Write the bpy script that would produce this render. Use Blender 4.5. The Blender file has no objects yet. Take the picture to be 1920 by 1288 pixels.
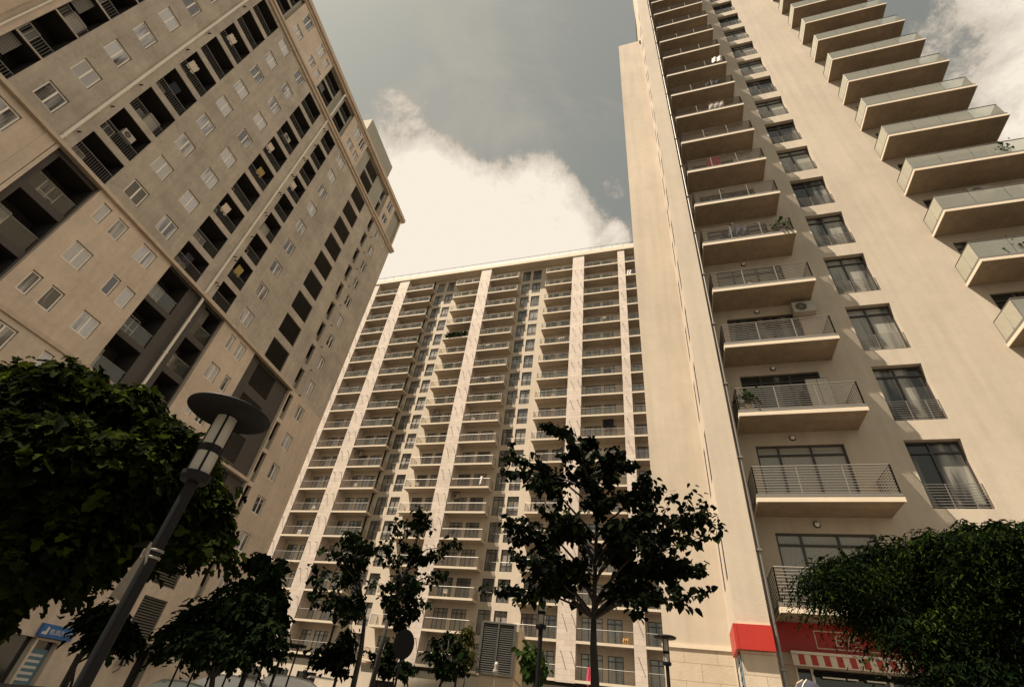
import bpy, math, random
from mathutils import Vector, Matrix
R = math.radians
rnd = random.Random(7)
scene = bpy.context.scene
col = scene.collection

# ---------------------------------------------------------------- camera
EYE = 1.5
ROLL, PITCH = R(7.9186), R(38.5245)
cr, sr, cp, sp = math.cos(ROLL), math.sin(ROLL), math.cos(PITCH), math.sin(PITCH)
fwd = Vector((0, cp, sp)); upv = Vector((0, -sp, cp)); rgt = Vector((1, 0, 0))
camx = rgt * cr + upv * sr; camy = -rgt * sr + upv * cr
cam_d = bpy.data.cameras.new('camera'); cam = bpy.data.objects.new('camera', cam_d); col.objects.link(cam)
m = Matrix((camx, camy, -fwd)).transposed().to_4x4(); m.translation = (0, 0, EYE)
cam.matrix_world = m
cam_d.sensor_width = 36; cam_d.lens = 906.03 / 1920 * 36; cam_d.clip_start = 0.05; cam_d.clip_end = 3000
scene.camera = cam
FPX = 906.03
def ray(px, py):
    return (camx * ((px - 960) / FPX) - camy * ((py - 644) / FPX) + fwd)
def at(px, py, dist):
    """point seen at that pixel of the 1920x1288 photograph, at a horizontal distance from the camera"""
    v = ray(px, py); t = dist / math.hypot(v.x, v.y)
    return Vector((0, 0, EYE)) + v * t

# ---------------------------------------------------------------- light
SUN = Vector((-1.600, -0.458, 3.47)).normalized()
sl = bpy.data.lights.new('sun', 'SUN'); sl.energy = 5.0; sl.angle = R(0.53); sl.color = (1.0, 0.87, 0.71)
so = bpy.data.objects.new('sun', sl); col.objects.link(so); so.rotation_euler = SUN.to_track_quat('Z', 'Y').to_euler(); so.location = (0, 0, 90)

world = bpy.data.worlds.new('World'); scene.world = world; world.use_nodes = True
nt = world.node_tree; nt.nodes.clear()
def N(t, **k):
    n = nt.nodes.new(t)
    for a, b in k.items():
        if a in n.inputs: n.inputs[a].default_value = b
        else: setattr(n, a, b)
    return n
def LK(a, b): nt.links.new(a, b)
sky = N('ShaderNodeTexSky', sky_type='NISHITA', sun_disc=False, sun_elevation=math.asin(SUN.z), sun_rotation=math.atan2(SUN.x, SUN.y), air_density=1.1, dust_density=1.2, ozone_density=0.6)
hsv = N('ShaderNodeHueSaturation', Saturation=0.42, Value=0.47); LK(sky.outputs[0], hsv.inputs['Color'])
tint = N('ShaderNodeMix', data_type='RGBA', blend_type='MULTIPLY'); tint.inputs[0].default_value = 1
LK(hsv.outputs[0], tint.inputs[6]); tint.inputs[7].default_value = (1.04, 0.97, 0.74, 1)
tc = N('ShaderNodeTexCoord')
nz = N('ShaderNodeTexNoise', Scale=6.0, Detail=15.0, Roughness=0.70, Distortion=0.25); LK(tc.outputs['Generated'], nz.inputs['Vector'])
nz2 = N('ShaderNodeTexNoise', Scale=2.0, Detail=8.0, Roughness=0.55, Distortion=1.2); LK(tc.outputs['Generated'], nz2.inputs['Vector'])
def blob(px, py, r, amp):
    d = ray(px, py).normalized(); e = ray(px + r, py).normalized()
    dp = N('ShaderNodeVectorMath', operation='DOT_PRODUCT'); LK(tc.outputs['Generated'], dp.inputs[0]); dp.inputs[1].default_value = d
    mr = N('ShaderNodeMapRange', interpolation_type='SMOOTHSTEP'); LK(dp.outputs['Value'], mr.inputs[0])
    c = d.dot(e); mr.inputs[1].default_value = 1 - (1 - c) * 1.7; mr.inputs[2].default_value = 1 - (1 - c) * 0.25
    mr.inputs[3].default_value = 0; mr.inputs[4].default_value = amp
    return mr.outputs[0]
acc = None
for b in [(770, 450, 190, 1.3), (960, 470, 170, 1.3), (1060, 470, 110, .8), (735, 240, 75, .75), (680, 330, 110, 1.0), (600, 420, 140, 1.0), (1150, 450, 38, .8),
          (1150, 352, 30, .40), (1960, 190, 190, .8), (860, 330, 80, .5), (790, 180, 40, .5), (1060, 60, 90, .30), (630, 40, 150, .42), (690, 520, 150, 1.4), (880, 520, 150, 1.4), (300, -500, 300, .5)]:
    o = blob(*b)
    if acc is None: acc = o
    else:
        mx = N('ShaderNodeMath', operation='MAXIMUM'); LK(acc, mx.inputs[0]); LK(o, mx.inputs[1]); acc = mx.outputs[0]
def dblob(v, c_in, c_out, amp):   # unseen cloud bank added low in the east to brighten the left tower
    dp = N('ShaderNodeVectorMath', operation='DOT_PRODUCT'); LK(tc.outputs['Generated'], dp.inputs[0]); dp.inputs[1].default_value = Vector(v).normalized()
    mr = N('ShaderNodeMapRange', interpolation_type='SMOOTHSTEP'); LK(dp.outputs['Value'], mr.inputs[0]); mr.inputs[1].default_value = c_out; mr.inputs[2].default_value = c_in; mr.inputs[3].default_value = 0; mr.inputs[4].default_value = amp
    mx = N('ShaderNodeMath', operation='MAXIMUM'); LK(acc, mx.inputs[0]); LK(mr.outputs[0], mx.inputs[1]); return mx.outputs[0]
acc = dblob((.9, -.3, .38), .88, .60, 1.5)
a1 = N('ShaderNodeMath', operation='MULTIPLY_ADD'); LK(nz.outputs['Fac'], a1.inputs[0]); a1.inputs[1].default_value = 2.1; LK(acc, a1.inputs[2])
dens = N('ShaderNodeMapRange', interpolation_type='SMOOTHSTEP'); LK(a1.outputs[0], dens.inputs[0]); dens.inputs[1].default_value = 1.52; dens.inputs[2].default_value = 1.80
cc = N('ShaderNodeMapRange'); LK(nz2.outputs['Fac'], cc.inputs[0]); cc.inputs[1].default_value = .35; cc.inputs[2].default_value = .65
shade = N('ShaderNodeMapRange'); LK(a1.outputs[0], shade.inputs[0]); shade.inputs[1].default_value = 1.62; shade.inputs[2].default_value = 2.15
cm = N('ShaderNodeMix', data_type='RGBA'); LK(shade.outputs[0], cm.inputs[0])
cm.inputs[6].default_value = (2.2, 1.92, 1.56, 1); cm.inputs[7].default_value = (4.15, 3.72, 3.12, 1)
cmp_ = N('ShaderNodeMapping'); cmp_.inputs['Scale'].default_value = (1.2, 3.4, 2.2); cmp_.inputs['Rotation'].default_value = (.3, .2, .7); LK(tc.outputs['Generated'], cmp_.inputs[0])
cir = N('ShaderNodeTexNoise', Scale=1.6, Detail=9.0, Roughness=0.6, Distortion=0.8); LK(cmp_.outputs[0], cir.inputs['Vector'])   # thin high cirrus
cirr = N('ShaderNodeMapRange', interpolation_type='SMOOTHSTEP'); LK(cir.outputs['Fac'], cirr.inputs[0]); cirr.inputs[1].default_value = .44; cirr.inputs[2].default_value = .72; cirr.inputs[4].default_value = .45
veil = N('ShaderNodeMix', data_type='RGBA'); LK(cirr.outputs[0], veil.inputs[0]); LK(tint.outputs[2], veil.inputs[6]); veil.inputs[7].default_value = (2.35, 2.1, 1.74, 1)
mixc = N('ShaderNodeMix', data_type='RGBA'); LK(dens.outputs[0], mixc.inputs[0]); LK(veil.outputs[2], mixc.inputs[6]); LK(cm.outputs[2], mixc.inputs[7])
bg = N('ShaderNodeBackground', Strength=0.1); LK(mixc.outputs[2], bg.inputs['Color'])
wo = N('ShaderNodeOutputWorld'); LK(bg.outputs[0], wo.inputs['Surface'])
scene.view_settings.view_transform = 'Standard'; scene.view_settings.look = 'None'; scene.view_settings.gamma = 1; scene.view_settings.exposure = 1.20
scene.cycles.max_bounces = 6; scene.cycles.diffuse_bounces = 2; scene.cycles.glossy_bounces = 3; scene.cycles.transmission_bounces = 4
scene.cycles.transparent_max_bounces = 10; scene.cycles.caustics_reflective = False; scene.cycles.caustics_refractive = False

# ---------------------------------------------------------------- materials
def mat(name, color, rough=0.8, var=0.0, vscale=2.0, bump=0.0, bscale=30.0, streak=0.0, metal=0.0, spec=0.4, rand=None, blocks=None, coat=0.0, subsurf=None):
    M = bpy.data.materials.new(name); M.use_nodes = True; t = M.node_tree; p = t.nodes['Principled BSDF']
    p.inputs['Roughness'].default_value = rough; p.inputs['Metallic'].default_value = metal
    p.inputs['Specular IOR Level'].default_value = spec; p.inputs['Coat Weight'].default_value = coat
    c = (*color, 1); p.inputs['Base Color'].default_value = c
    tcn = t.nodes.new('ShaderNodeTexCoord'); src = None
    def mixnode(fac, a, b, bt='MIX'):
        n = t.nodes.new('ShaderNodeMix'); n.data_type = 'RGBA'; n.blend_type = bt
        for sock, v in ((0, fac), (6, a), (7, b)):
            if hasattr(v, 'links'): t.links.new(v, n.inputs[sock])
            else: n.inputs[sock].default_value = v
        return n.outputs[2]
    cur = c
    if rand:
        oi = t.nodes.new('ShaderNodeObjectInfo'); cur = mixnode(oi.outputs['Random'], c, (*rand, 1))
    if var > 0:
        for sc, am in ((vscale, var), (vscale * 7, var * .5), (vscale * .22, var * .7)):
            n = t.nodes.new('ShaderNodeTexNoise'); n.inputs['Scale'].default_value = sc; n.inputs['Detail'].default_value = 6; n.inputs['Roughness'].default_value = .65
            t.links.new(tcn.outputs['Object'], n.inputs['Vector'])
            mr = t.nodes.new('ShaderNodeMapRange'); t.links.new(n.outputs['Fac'], mr.inputs[0]); mr.inputs[1].default_value = .3; mr.inputs[2].default_value = .7
            mr.inputs[3].default_value = 1 - am; mr.inputs[4].default_value = 1 + am
            cur = mixnode(1.0, cur, mr.outputs[0], 'MULTIPLY')
    if streak > 0:
        mp = t.nodes.new('ShaderNodeMapping'); mp.inputs['Scale'].default_value = (1.7, 1.7, 0.10); t.links.new(tcn.outputs['Object'], mp.inputs[0])
        n = t.nodes.new('ShaderNodeTexNoise'); n.inputs['Scale'].default_value = 1.6; n.inputs['Detail'].default_value = 6; t.links.new(mp.outputs[0], n.inputs['Vector'])
        mr = t.nodes.new('ShaderNodeMapRange'); t.links.new(n.outputs['Fac'], mr.inputs[0]); mr.inputs[1].default_value = .35; mr.inputs[2].default_value = .72
        mr.inputs[3].default_value = 1.03; mr.inputs[4].default_value = 1 - streak
        cur = mixnode(1.0, cur, mr.outputs[0], 'MULTIPLY')
    if blocks:
        mp = t.nodes.new('ShaderNodeMapping'); mp.inputs['Rotation'].default_value = (R(-90), 0, 0); t.links.new(tcn.outputs['Object'], mp.inputs[0])
        b = t.nodes.new('ShaderNodeTexBrick'); b.inputs['Scale'].default_value = 1.0; b.inputs['Brick Width'].default_value = blocks[0]; b.inputs['Row Height'].default_value = blocks[1]
        b.inputs['Mortar Size'].default_value = .010; b.inputs['Mortar Smooth'].default_value = .3; b.inputs['Bias'].default_value = 0
        b.inputs['Color1'].default_value = (1, 1, 1, 1); b.inputs['Color2'].default_value = (.86, .85, .84, 1); b.inputs['Mortar'].default_value = (.55, .5, .45, 1)
        t.links.new(mp.outputs[0], b.inputs['Vector']); cur = mixnode(1.0, cur, b.outputs['Color'], 'MULTIPLY')
    if hasattr(cur, 'links'): t.links.new(cur, p.inputs['Base Color'])
    if bump > 0:
        n = t.nodes.new('ShaderNodeTexNoise'); n.inputs['Scale'].default_value = bscale; n.inputs['Detail'].default_value = 4; t.links.new(tcn.outputs['Object'], n.inputs['Vector'])
        b = t.nodes.new('ShaderNodeBump'); b.inputs['Strength'].default_value = bump; b.inputs['Distance'].default_value = .03; t.links.new(n.outputs['Fac'], b.inputs['Height']); t.links.new(b.outputs[0], p.inputs['Normal'])
    return M
def clear_glass(name, tintc, alpha):
    M = bpy.data.materials.new(name); M.use_nodes = True; t = M.node_tree; t.nodes.clear()
    o = t.nodes.new('ShaderNodeOutputMaterial'); tr = t.nodes.new('ShaderNodeBsdfTransparent'); tr.inputs[0].default_value = (*tintc, 1)
    g = t.nodes.new('ShaderNodeBsdfGlossy'); g.inputs['Roughness'].default_value = .04; g.inputs['Color'].default_value = (.9, .95, .9, 1)
    d = t.nodes.new('ShaderNodeBsdfDiffuse'); d.inputs['Color'].default_value = (.55, .54, .46, 1)
    fr = t.nodes.new('ShaderNodeFresnel'); fr.inputs[0].default_value = 1.5
    m1 = t.nodes.new('ShaderNodeMixShader'); m1.inputs[0].default_value = alpha; t.links.new(tr.outputs[0], m1.inputs[1]); t.links.new(d.outputs[0], m1.inputs[2])
    m2 = t.nodes.new('ShaderNodeMixShader'); t.links.new(fr.outputs[0], m2.inputs[0]); t.links.new(m1.outputs[0], m2.inputs[1]); t.links.new(g.outputs[0], m2.inputs[2])
    t.links.new(m2.outputs[0], o.inputs[0]); return M
def pane_mat(name, dark, light, rough=.05, spec=.6):
    """a window pane with the dark room, or pale curtains in soft folds, behind it; each window differs"""
    M = bpy.data.materials.new(name); M.use_nodes = True; t = M.node_tree; p = t.nodes['Principled BSDF']
    oi = t.nodes.new('ShaderNodeObjectInfo'); tcn = t.nodes.new('ShaderNodeTexCoord')
    add = t.nodes.new('ShaderNodeVectorMath'); t.links.new(tcn.outputs['Object'], add.inputs[0]); t.links.new(oi.outputs['Location'], add.inputs[1])
    mp = t.nodes.new('ShaderNodeMapping'); mp.inputs['Scale'].default_value = (1.5, 1.5, .18); t.links.new(add.outputs[0], mp.inputs[0])
    n = t.nodes.new('ShaderNodeTexNoise'); n.inputs['Scale'].default_value = 1.3; n.inputs['Detail'].default_value = 3; t.links.new(mp.outputs[0], n.inputs['Vector'])
    s = t.nodes.new('ShaderNodeMath'); s.operation = 'MULTIPLY_ADD'; t.links.new(oi.outputs['Random'], s.inputs[0]); s.inputs[1].default_value = .5; t.links.new(n.outputs['Fac'], s.inputs[2])
    mr = t.nodes.new('ShaderNodeMapRange'); t.links.new(s.outputs[0], mr.inputs[0]); mr.inputs[1].default_value = .62; mr.inputs[2].default_value = .80
    wv = t.nodes.new('ShaderNodeTexWave'); wv.inputs['Scale'].default_value = 3.2; wv.inputs['Distortion'].default_value = 7; wv.inputs['Detail'].default_value = 2; t.links.new(mp.outputs[0], wv.inputs['Vector'])
    mx0 = t.nodes.new('ShaderNodeMix'); mx0.data_type = 'RGBA'; t.links.new(wv.outputs['Fac'], mx0.inputs[0]); mx0.inputs[6].default_value = (*[c * .82 for c in light], 1); mx0.inputs[7].default_value = (*light, 1)
    mx = t.nodes.new('ShaderNodeMix'); mx.data_type = 'RGBA'; t.links.new(mr.outputs[0], mx.inputs[0]); mx.inputs[6].default_value = (*dark, 1); t.links.new(mx0.outputs[2], mx.inputs[7])
    t.links.new(mx.outputs[2], p.inputs['Base Color']); p.inputs['Roughness'].default_value = rough; p.inputs['Specular IOR Level'].default_value = spec
    return M
def leaf_mat(name, c1, c2, trans=.25, rough=.45):
    M = bpy.data.materials.new(name); M.use_nodes = True; t = M.node_tree; p = t.nodes['Principled BSDF']
    g = t.nodes.new('ShaderNodeNewGeometry'); mx = t.nodes.new('ShaderNodeMix'); mx.data_type = 'RGBA'
    pw = t.nodes.new('ShaderNodeMath'); pw.operation = 'POWER'; t.links.new(g.outputs['Random Per Island'], pw.inputs[0]); pw.inputs[1].default_value = 2.2
    tcn = t.nodes.new('ShaderNodeTexCoord'); nn = t.nodes.new('ShaderNodeTexNoise'); nn.inputs['Scale'].default_value = 1.9; nn.inputs['Detail'].default_value = 3; t.links.new(tcn.outputs['Object'], nn.inputs['Vector'])
    nr = t.nodes.new('ShaderNodeMapRange'); t.links.new(nn.outputs['Fac'], nr.inputs[0]); nr.inputs[1].default_value = .38; nr.inputs[2].default_value = .68; nr.inputs[3].default_value = .15
    ml = t.nodes.new('ShaderNodeMath'); ml.operation = 'MULTIPLY'; t.links.new(pw.outputs[0], ml.inputs[0]); t.links.new(nr.outputs[0], ml.inputs[1]); t.links.new(ml.outputs[0], mx.inputs[0]); mx.inputs[6].default_value = (*c1, 1); mx.inputs[7].default_value = (*c2, 1)
    t.links.new(mx.outputs[2], p.inputs['Base Color']); p.inputs['Roughness'].default_value = rough; p.inputs['Specular IOR Level'].default_value = .02
    tl = t.nodes.new('ShaderNodeBsdfTranslucent'); t.links.new(mx.outputs[2], tl.inputs[0])
    ms = t.nodes.new('ShaderNodeMixShader'); ms.inputs[0].default_value = trans; t.links.new(p.outputs[0], ms.inputs[1]); t.links.new(tl.outputs[0], ms.inputs[2])
    t.links.new(ms.outputs[0], t.nodes['Material Output'].inputs[0]); return M

MT = dict(
 wallL=mat('rough_grey_render', (.465, .405, .33), .95, .20, .5, .5, 40, .10),
 lightL=mat('pale_beige_render', (.62, .51, .40), .95, .14, .4, .2, 30, .07),
 darkL=mat('dark_grey_render', (.085, .075, .066), .9, .06, .5, .2, 30, .05),
 greyL=mat('mid_grey_render', (.36, .34, .275), .9, .06, .5, .2, 30, .05),
 trimL=mat('beige_cornice_stone', (.55, .44, .33), .85, .08, .8, .1, 30, .10),
 logL=mat('loggia_shade_tone', (.030, .026, .022), .9, .08, .5),  # wall colour darkened to near black for the shade inside the openings
 pipeL=mat('pale_pipe_plastic', (.82, .75, .63), .5, .05, 1),
 frameW=mat('white_window_frame', (.85, .79, .69), .4),
 paneL=pane_mat('tower_window_pane', (.035, .035, .036), (.50, .49, .48), .04, 1.0),
 dark=mat('dark_opening', (.012, .011, .010), .8),
 louvre=mat('louvre_metal', (.16, .145, .12), .55, .1, 2),
 ventslat=mat('vent_slat_metal', (.075, .07, .062), .6, .1, 3),
 stone=mat('pink_stone_cladding', (.64, .545, .46), .75, .07, .5, .12, 20, .07, blocks=(1.25, .46)),
 wallC=mat('cream_wall_render', (.56, .475, .375), .9, .06, .4, .15, 30, .06),
 slabC=mat('cream_slab_render', (.48, .395, .30), .9, .08, .6, .15, 30, .10),
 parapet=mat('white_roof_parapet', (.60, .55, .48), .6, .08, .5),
 slabR=mat('balcony_concrete', (.31, .24, .165), .9, .26, .5, .2, 25, .0),
 fascia=mat('painted_slab_edge', (.66, .56, .43), .8, .06, .8),
 wallR=mat('smooth_cream_render', (.50, .425, .335), .92, .075, .3, .12, 25, .09),
 stoneR=mat('beige_stone_base', (.55, .46, .35), .8, .08, .6, .15, 20, .04, blocks=(1.0, .48)),
 frameD=mat('dark_window_frame', (.05, .044, .040), .45),
 paneC=pane_mat('balcony_door_pane', (.12, .118, .112), (.34, .315, .275), .05, 1.0),
 paneR=pane_mat('tall_window_pane', (.03, .03, .028), (.34, .32, .27), .03, .7),
 rail=mat('grey_railing_metal', (.21, .19, .165), .45, .05, 3, metal=.3),
 glass=clear_glass('balustrade_glass', (.90, .89, .83), .07),
 glassS=clear_glass('greenish_balustrade_glass', (.78, .79, .72), .40),
 chan=mat('balustrade_channel', (.20, .185, .165), .5, .05, 3, metal=.3),
 red=mat('red_fascia_paint', (.40, .028, .018), .45, .05, 1),
 cream=mat('cream_lettering', (.62, .50, .36), .5),
 awnred=mat('awning_red_canvas', (.40, .055, .045), .8, .08, 4), awnwhite=mat('awning_white_canvas', (.66, .56, .45), .8, .06, 4),
 poleD=mat('dark_lamp_paint', (.007, .007, .008), .55, .15, 6, .05, 60, spec=.12),
 lampglass=mat('frosted_lamp_glass', (.27, .25, .215), .35, .08, 8),
 asphalt=mat('asphalt', (.055, .052, .048), .92, .2, .8, .4, 60),
 paving=mat('concrete_paving', (.20, .175, .145), .9, .12, .8, .3, 40),
 bark=mat('tree_bark', (.016, .013, .010), .9, .25, 8, .5, 30),
 leafD=leaf_mat('maple_leaf', (.004, .007, .002), (.052, .068, .006), .24, .95),
 leafR=leaf_mat('ash_leaf', (.003, .007, .003), (.040, .060, .008), .2, .95),
 leafL=leaf_mat('linden_leaf', (.003, .005, .003), (.022, .030, .008), .15, .95),
 leafM=leaf_mat('plaza_tree_leaf', (.004, .008, .003), (.014, .021, .006), .12, .95),
 leafY=leaf_mat('willow_leaf', (.03, .032, .008), (.12, .11, .03), .3),
 leafG=leaf_mat('potted_plant_leaf', (.015, .03, .006), (.05, .08, .015), .3),
 signblue=mat('blue_sign_face', (.035, .13, .36), .4, .05, 2), signwhite=mat('white_lettering', (.62, .60, .56), .5),
 signback=mat('galvanised_sign_back', (.008, .008, .009), .7, .1, 4, spec=.1), alu=mat('brushed_plate', (.16, .15, .13), .6, .1, 3, metal=.2),
 carwhite=mat('silver_car_paint', (.55, .53, .50), .25, coat=1.0, spec=.5), cargreen=mat('pale_green_car_paint', (.42, .44, .40), .25, coat=1.0), carglass=mat('car_glass', (.02, .025, .03), .04, spec=.8),
 rubber=mat('tyre_rubber', (.015, .015, .015), .9), acw=mat('ac_housing', (.42, .38, .32), .5, .05, 3), cloth_red=mat('pink_cloth', (.55, .06, .10), .9), cloth_w=mat('white_cloth', (.75, .68, .62), .9),
 cloth_o=mat('orange_cloth', (.75, .38, .07), .9), cloth_y=mat('yellow_cloth', (.38, .27, .10), .9), cloth_d=mat('dark_cloth', (.03, .03, .045), .9), shopdark=mat('shop_glazing', (.02, .02, .02), .08, spec=.8), light=mat('soffit_lamp_glass', (.75, .72, .65), .4),
 wallbox=mat('vent_box_render', (.46, .385, .285), .9, .06, .6, .2, 30, .08), poster=mat('poster_blue', (.12, .20, .24), .6, .1, 2))

# ---------------------------------------------------------------- mesh helpers
class MB:
    def __init__(s): s.v = []; s.f = []; s.mi = []; s.mats = []; s.cur = 0
    def m(s, key):
        if key not in s.mats: s.mats.append(key)
        s.cur = s.mats.index(key); return s
    def add(s, vs, fs):
        b = len(s.v); s.v.extend([tuple(v) for v in vs])
        for f in fs: s.f.append(tuple(b + i for i in f)); s.mi.append(s.cur)
    def quad(s, a, b, c, d): s.add([a, b, c, d], [(0, 1, 2, 3)])
    def box(s, x0, x1, y0, y1, z0, z1):
        s.add([(x0, y0, z0), (x1, y0, z0), (x1, y1, z0), (x0, y1, z0), (x0, y0, z1), (x1, y0, z1), (x1, y1, z1), (x0, y1, z1)],
              [(0, 3, 2, 1), (4, 5, 6, 7), (0, 1, 5, 4), (1, 2, 6, 5), (2, 3, 7, 6), (3, 0, 4, 7)])
    def tube(s, pts, rs, n=6, cap=True):
        pts = [Vector(p) for p in pts]
        if not isinstance(rs, (list, tuple)): rs = [rs] * len(pts)
        rings = []
        for i, p in enumerate(pts):
            d = (pts[min(i + 1, len(pts) - 1)] - pts[max(i - 1, 0)]).normalized()
            a = d.orthogonal().normalized() if i == 0 else (rings_a - d * rings_a.dot(d)).normalized()
            rings_a = a; b = d.cross(a)
            rings.append([p + (a * math.cos(2 * math.pi * k / n) + b * math.sin(2 * math.pi * k / n)) * rs[i] for k in range(n)])
        vs = [v for r in rings for v in r]; fs = []
        for i in range(len(pts) - 1):
            for k in range(n):
                k2 = (k + 1) % n; fs.append((i * n + k, i * n + k2, (i + 1) * n + k2, (i + 1) * n + k))
        if cap: fs.append(tuple(range(n - 1, -1, -1))); fs.append(tuple((len(pts) - 1) * n + k for k in range(n)))
        s.add(vs, fs)
    def lathe(s, prof, n=24, c=(0, 0, 0)):
        vs = []; fs = []
        for r, z in prof:
            for k in range(n): vs.append((c[0] + r * math.cos(2 * math.pi * k / n), c[1] + r * math.sin(2 * math.pi * k / n), c[2] + z))
        for i in range(len(prof) - 1):
            for k in range(n):
                k2 = (k + 1) % n; fs.append((i * n + k, i * n + k2, (i + 1) * n + k2, (i + 1) * n + k))
        fs.append(tuple(range(n - 1, -1, -1))); fs.append(tuple((len(prof) - 1) * n + k for k in range(n)))
        s.add(vs, fs)
    def mesh(s, name, off=(0, 0, 0), smooth=False):
        me = bpy.data.meshes.new(name)
        me.from_pydata([(v[0] - off[0], v[1] - off[1], v[2] - off[2]) for v in s.v], [], s.f)
        for k in s.mats: me.materials.append(MT[k])
        if s.mats: me.polygons.foreach_set('material_index', s.mi)
        if smooth: me.polygons.foreach_set('use_smooth', [True] * len(me.polygons))
        me.update(); return me
def put(name, me, parent=None, loc=(0, 0, 0), rz=0.0, scale=None):
    o = bpy.data.objects.new(name, me); col.objects.link(o); o.location = loc; o.rotation_euler = (0, 0, rz)
    if scale: o.scale = scale
    if parent: o.parent = parent
    return o
def thing(name, label, cat, loc, rz=0, group=None):
    o = bpy.data.objects.new(name, None); o.empty_display_size = .3; col.objects.link(o); o.location = loc; o.rotation_euler = (0, 0, rz)
    return tag(o, label, cat, group)
def tag(o, label, cat, group=None):
    o['label'] = label; o['category'] = cat
    if group: o['group'] = group
    return o
def wall(mb, y, x0, x1, z0, z1, holes, depth=.15, key=None, rkey=None, reveal=True):
    """a wall sheet facing -y with real openings; holes: (x0,x1,z0,z1[,depth])"""
    if key: mb.m(key)
    hs = [h for h in holes if h[0] < x1 and h[1] > x0 and h[2] < z1 and h[3] > z0]
    xs = sorted({x0, x1} | {min(max(v, x0), x1) for h in hs for v in h[:2]}); zs = sorted({z0, z1} | {min(max(v, z0), z1) for h in hs for v in h[2:4]})
    vid = {}
    vs = []; fs = []
    def V(i, j):
        if (i, j) not in vid: vid[(i, j)] = len(vs); vs.append((xs[i], y, zs[j]))
        return vid[(i, j)]
    for j in range(len(zs) - 1):
        cz = (zs[j] + zs[j + 1]) / 2; row = [h for h in hs if h[2] < cz < h[3]]
        i = 0
        while i < len(xs) - 1:
            cx = (xs[i] + xs[i + 1]) / 2
            if not any(h[0] < cx < h[1] for h in row): fs.append((V(i, j), V(i + 1, j), V(i + 1, j + 1), V(i, j + 1)))
            i += 1
    mb.add(vs, fs)
    if rkey: mb.m(rkey)
    if reveal:
        for h in hs:
            d = h[4] if len(h) > 4 else depth; a, b, c, e = max(h[0], x0), min(h[1], x1), max(h[2], z0), min(h[3], z1)
            mb.add([(a, y, c), (b, y, c), (b, y, e), (a, y, e), (a, y + d, c), (b, y + d, c), (b, y + d, e), (a, y + d, e)],
                   [(0, 4, 5, 1), (3, 2, 6, 7), (0, 3, 7, 4), (1, 5, 6, 2)])

class Frame:
    """a building's own frame: x along the facade, y away from the camera, z height above the eye"""
    def __init__(s, name, label, cat, ang, s0, d0, zg, group=None):
        s.ang = ang; s.O = Vector((s0, d0, zg - EYE))
        c, n = math.cos(ang), math.sin(ang)
        s.root = thing(name, label, cat, (s0 * c - d0 * n, s0 * n + d0 * c, zg), ang, group)
        s.cache = {}
    def part(s, name, mb, parent=None): return put(name, mb.mesh(name, s.O), parent or s.root)
    def inst(s, name, me, x, y, z, parent=None, scale=None): return put(name, me, parent or s.root, Vector((x, y, z)) - s.O, 0, scale)
    def sub(s, name, me, parent, loc=(0, 0, 0)): return put(name, me, parent, loc)
    def w(s, x, y, z):
        c, n = math.cos(s.ang), math.sin(s.ang); return Vector((x * c - y * n, x * n + y * c, z + EYE))
YC = R(-20.998); YL = R(90 - 15.576)

# ---------------------------------------------------------------- ground
def slope(y): return .02 * max(y, 0)
g = MB().m('asphalt')
ys = [-600, -60, 0, 20, 45, 80, 160, 900]
for i in range(len(ys) - 1):
    g.quad((-900, ys[i], slope(min(ys[i], 160))), (900, ys[i], slope(min(ys[i], 160))), (900, ys[i + 1], slope(min(ys[i + 1], 160))), (-900, ys[i + 1], slope(min(ys[i + 1], 160))))
o = put('ground', g.mesh('ground')); o['kind'] = 'structure'
g = MB().m('paving')
def strip(mb, poly, h=.12):
    n = len(poly); top = [(x, y, slope(y) + h) for x, y in poly]; bot = [(x, y, slope(y) - .2) for x, y in poly]
    mb.add(top + bot, [tuple(range(n))] + [(i, n + i, n + (i + 1) % n, (i + 1) % n) for i in range(n)])
strip(g, [(-7, -6), (9, -6), (11, 17), (1, 24), (-7, 21)])
o = put('plaza_pavement', g.mesh('plaza_pavement')); o['kind'] = 'structure'
def letters(name, body, size, extrude, key, parent, loc, scale=(1, 1, 1)):
    cu = bpy.data.curves.new(name, 'FONT'); cu.body = body; cu.size = size; cu.extrude = extrude; cu.materials.append(MT[key])
    tmp_ = bpy.data.objects.new('tmp', cu); col.objects.link(tmp_); dg = bpy.context.evaluated_depsgraph_get(); dg.update()
    me = bpy.data.meshes.new_from_object(tmp_.evaluated_get(dg)); bpy.data.objects.remove(tmp_); bpy.data.curves.remove(cu)
    o_ = put(name, me, parent, loc); o_.rotation_euler = (R(90), 0, 0); o_.scale = scale; return o_

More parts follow.
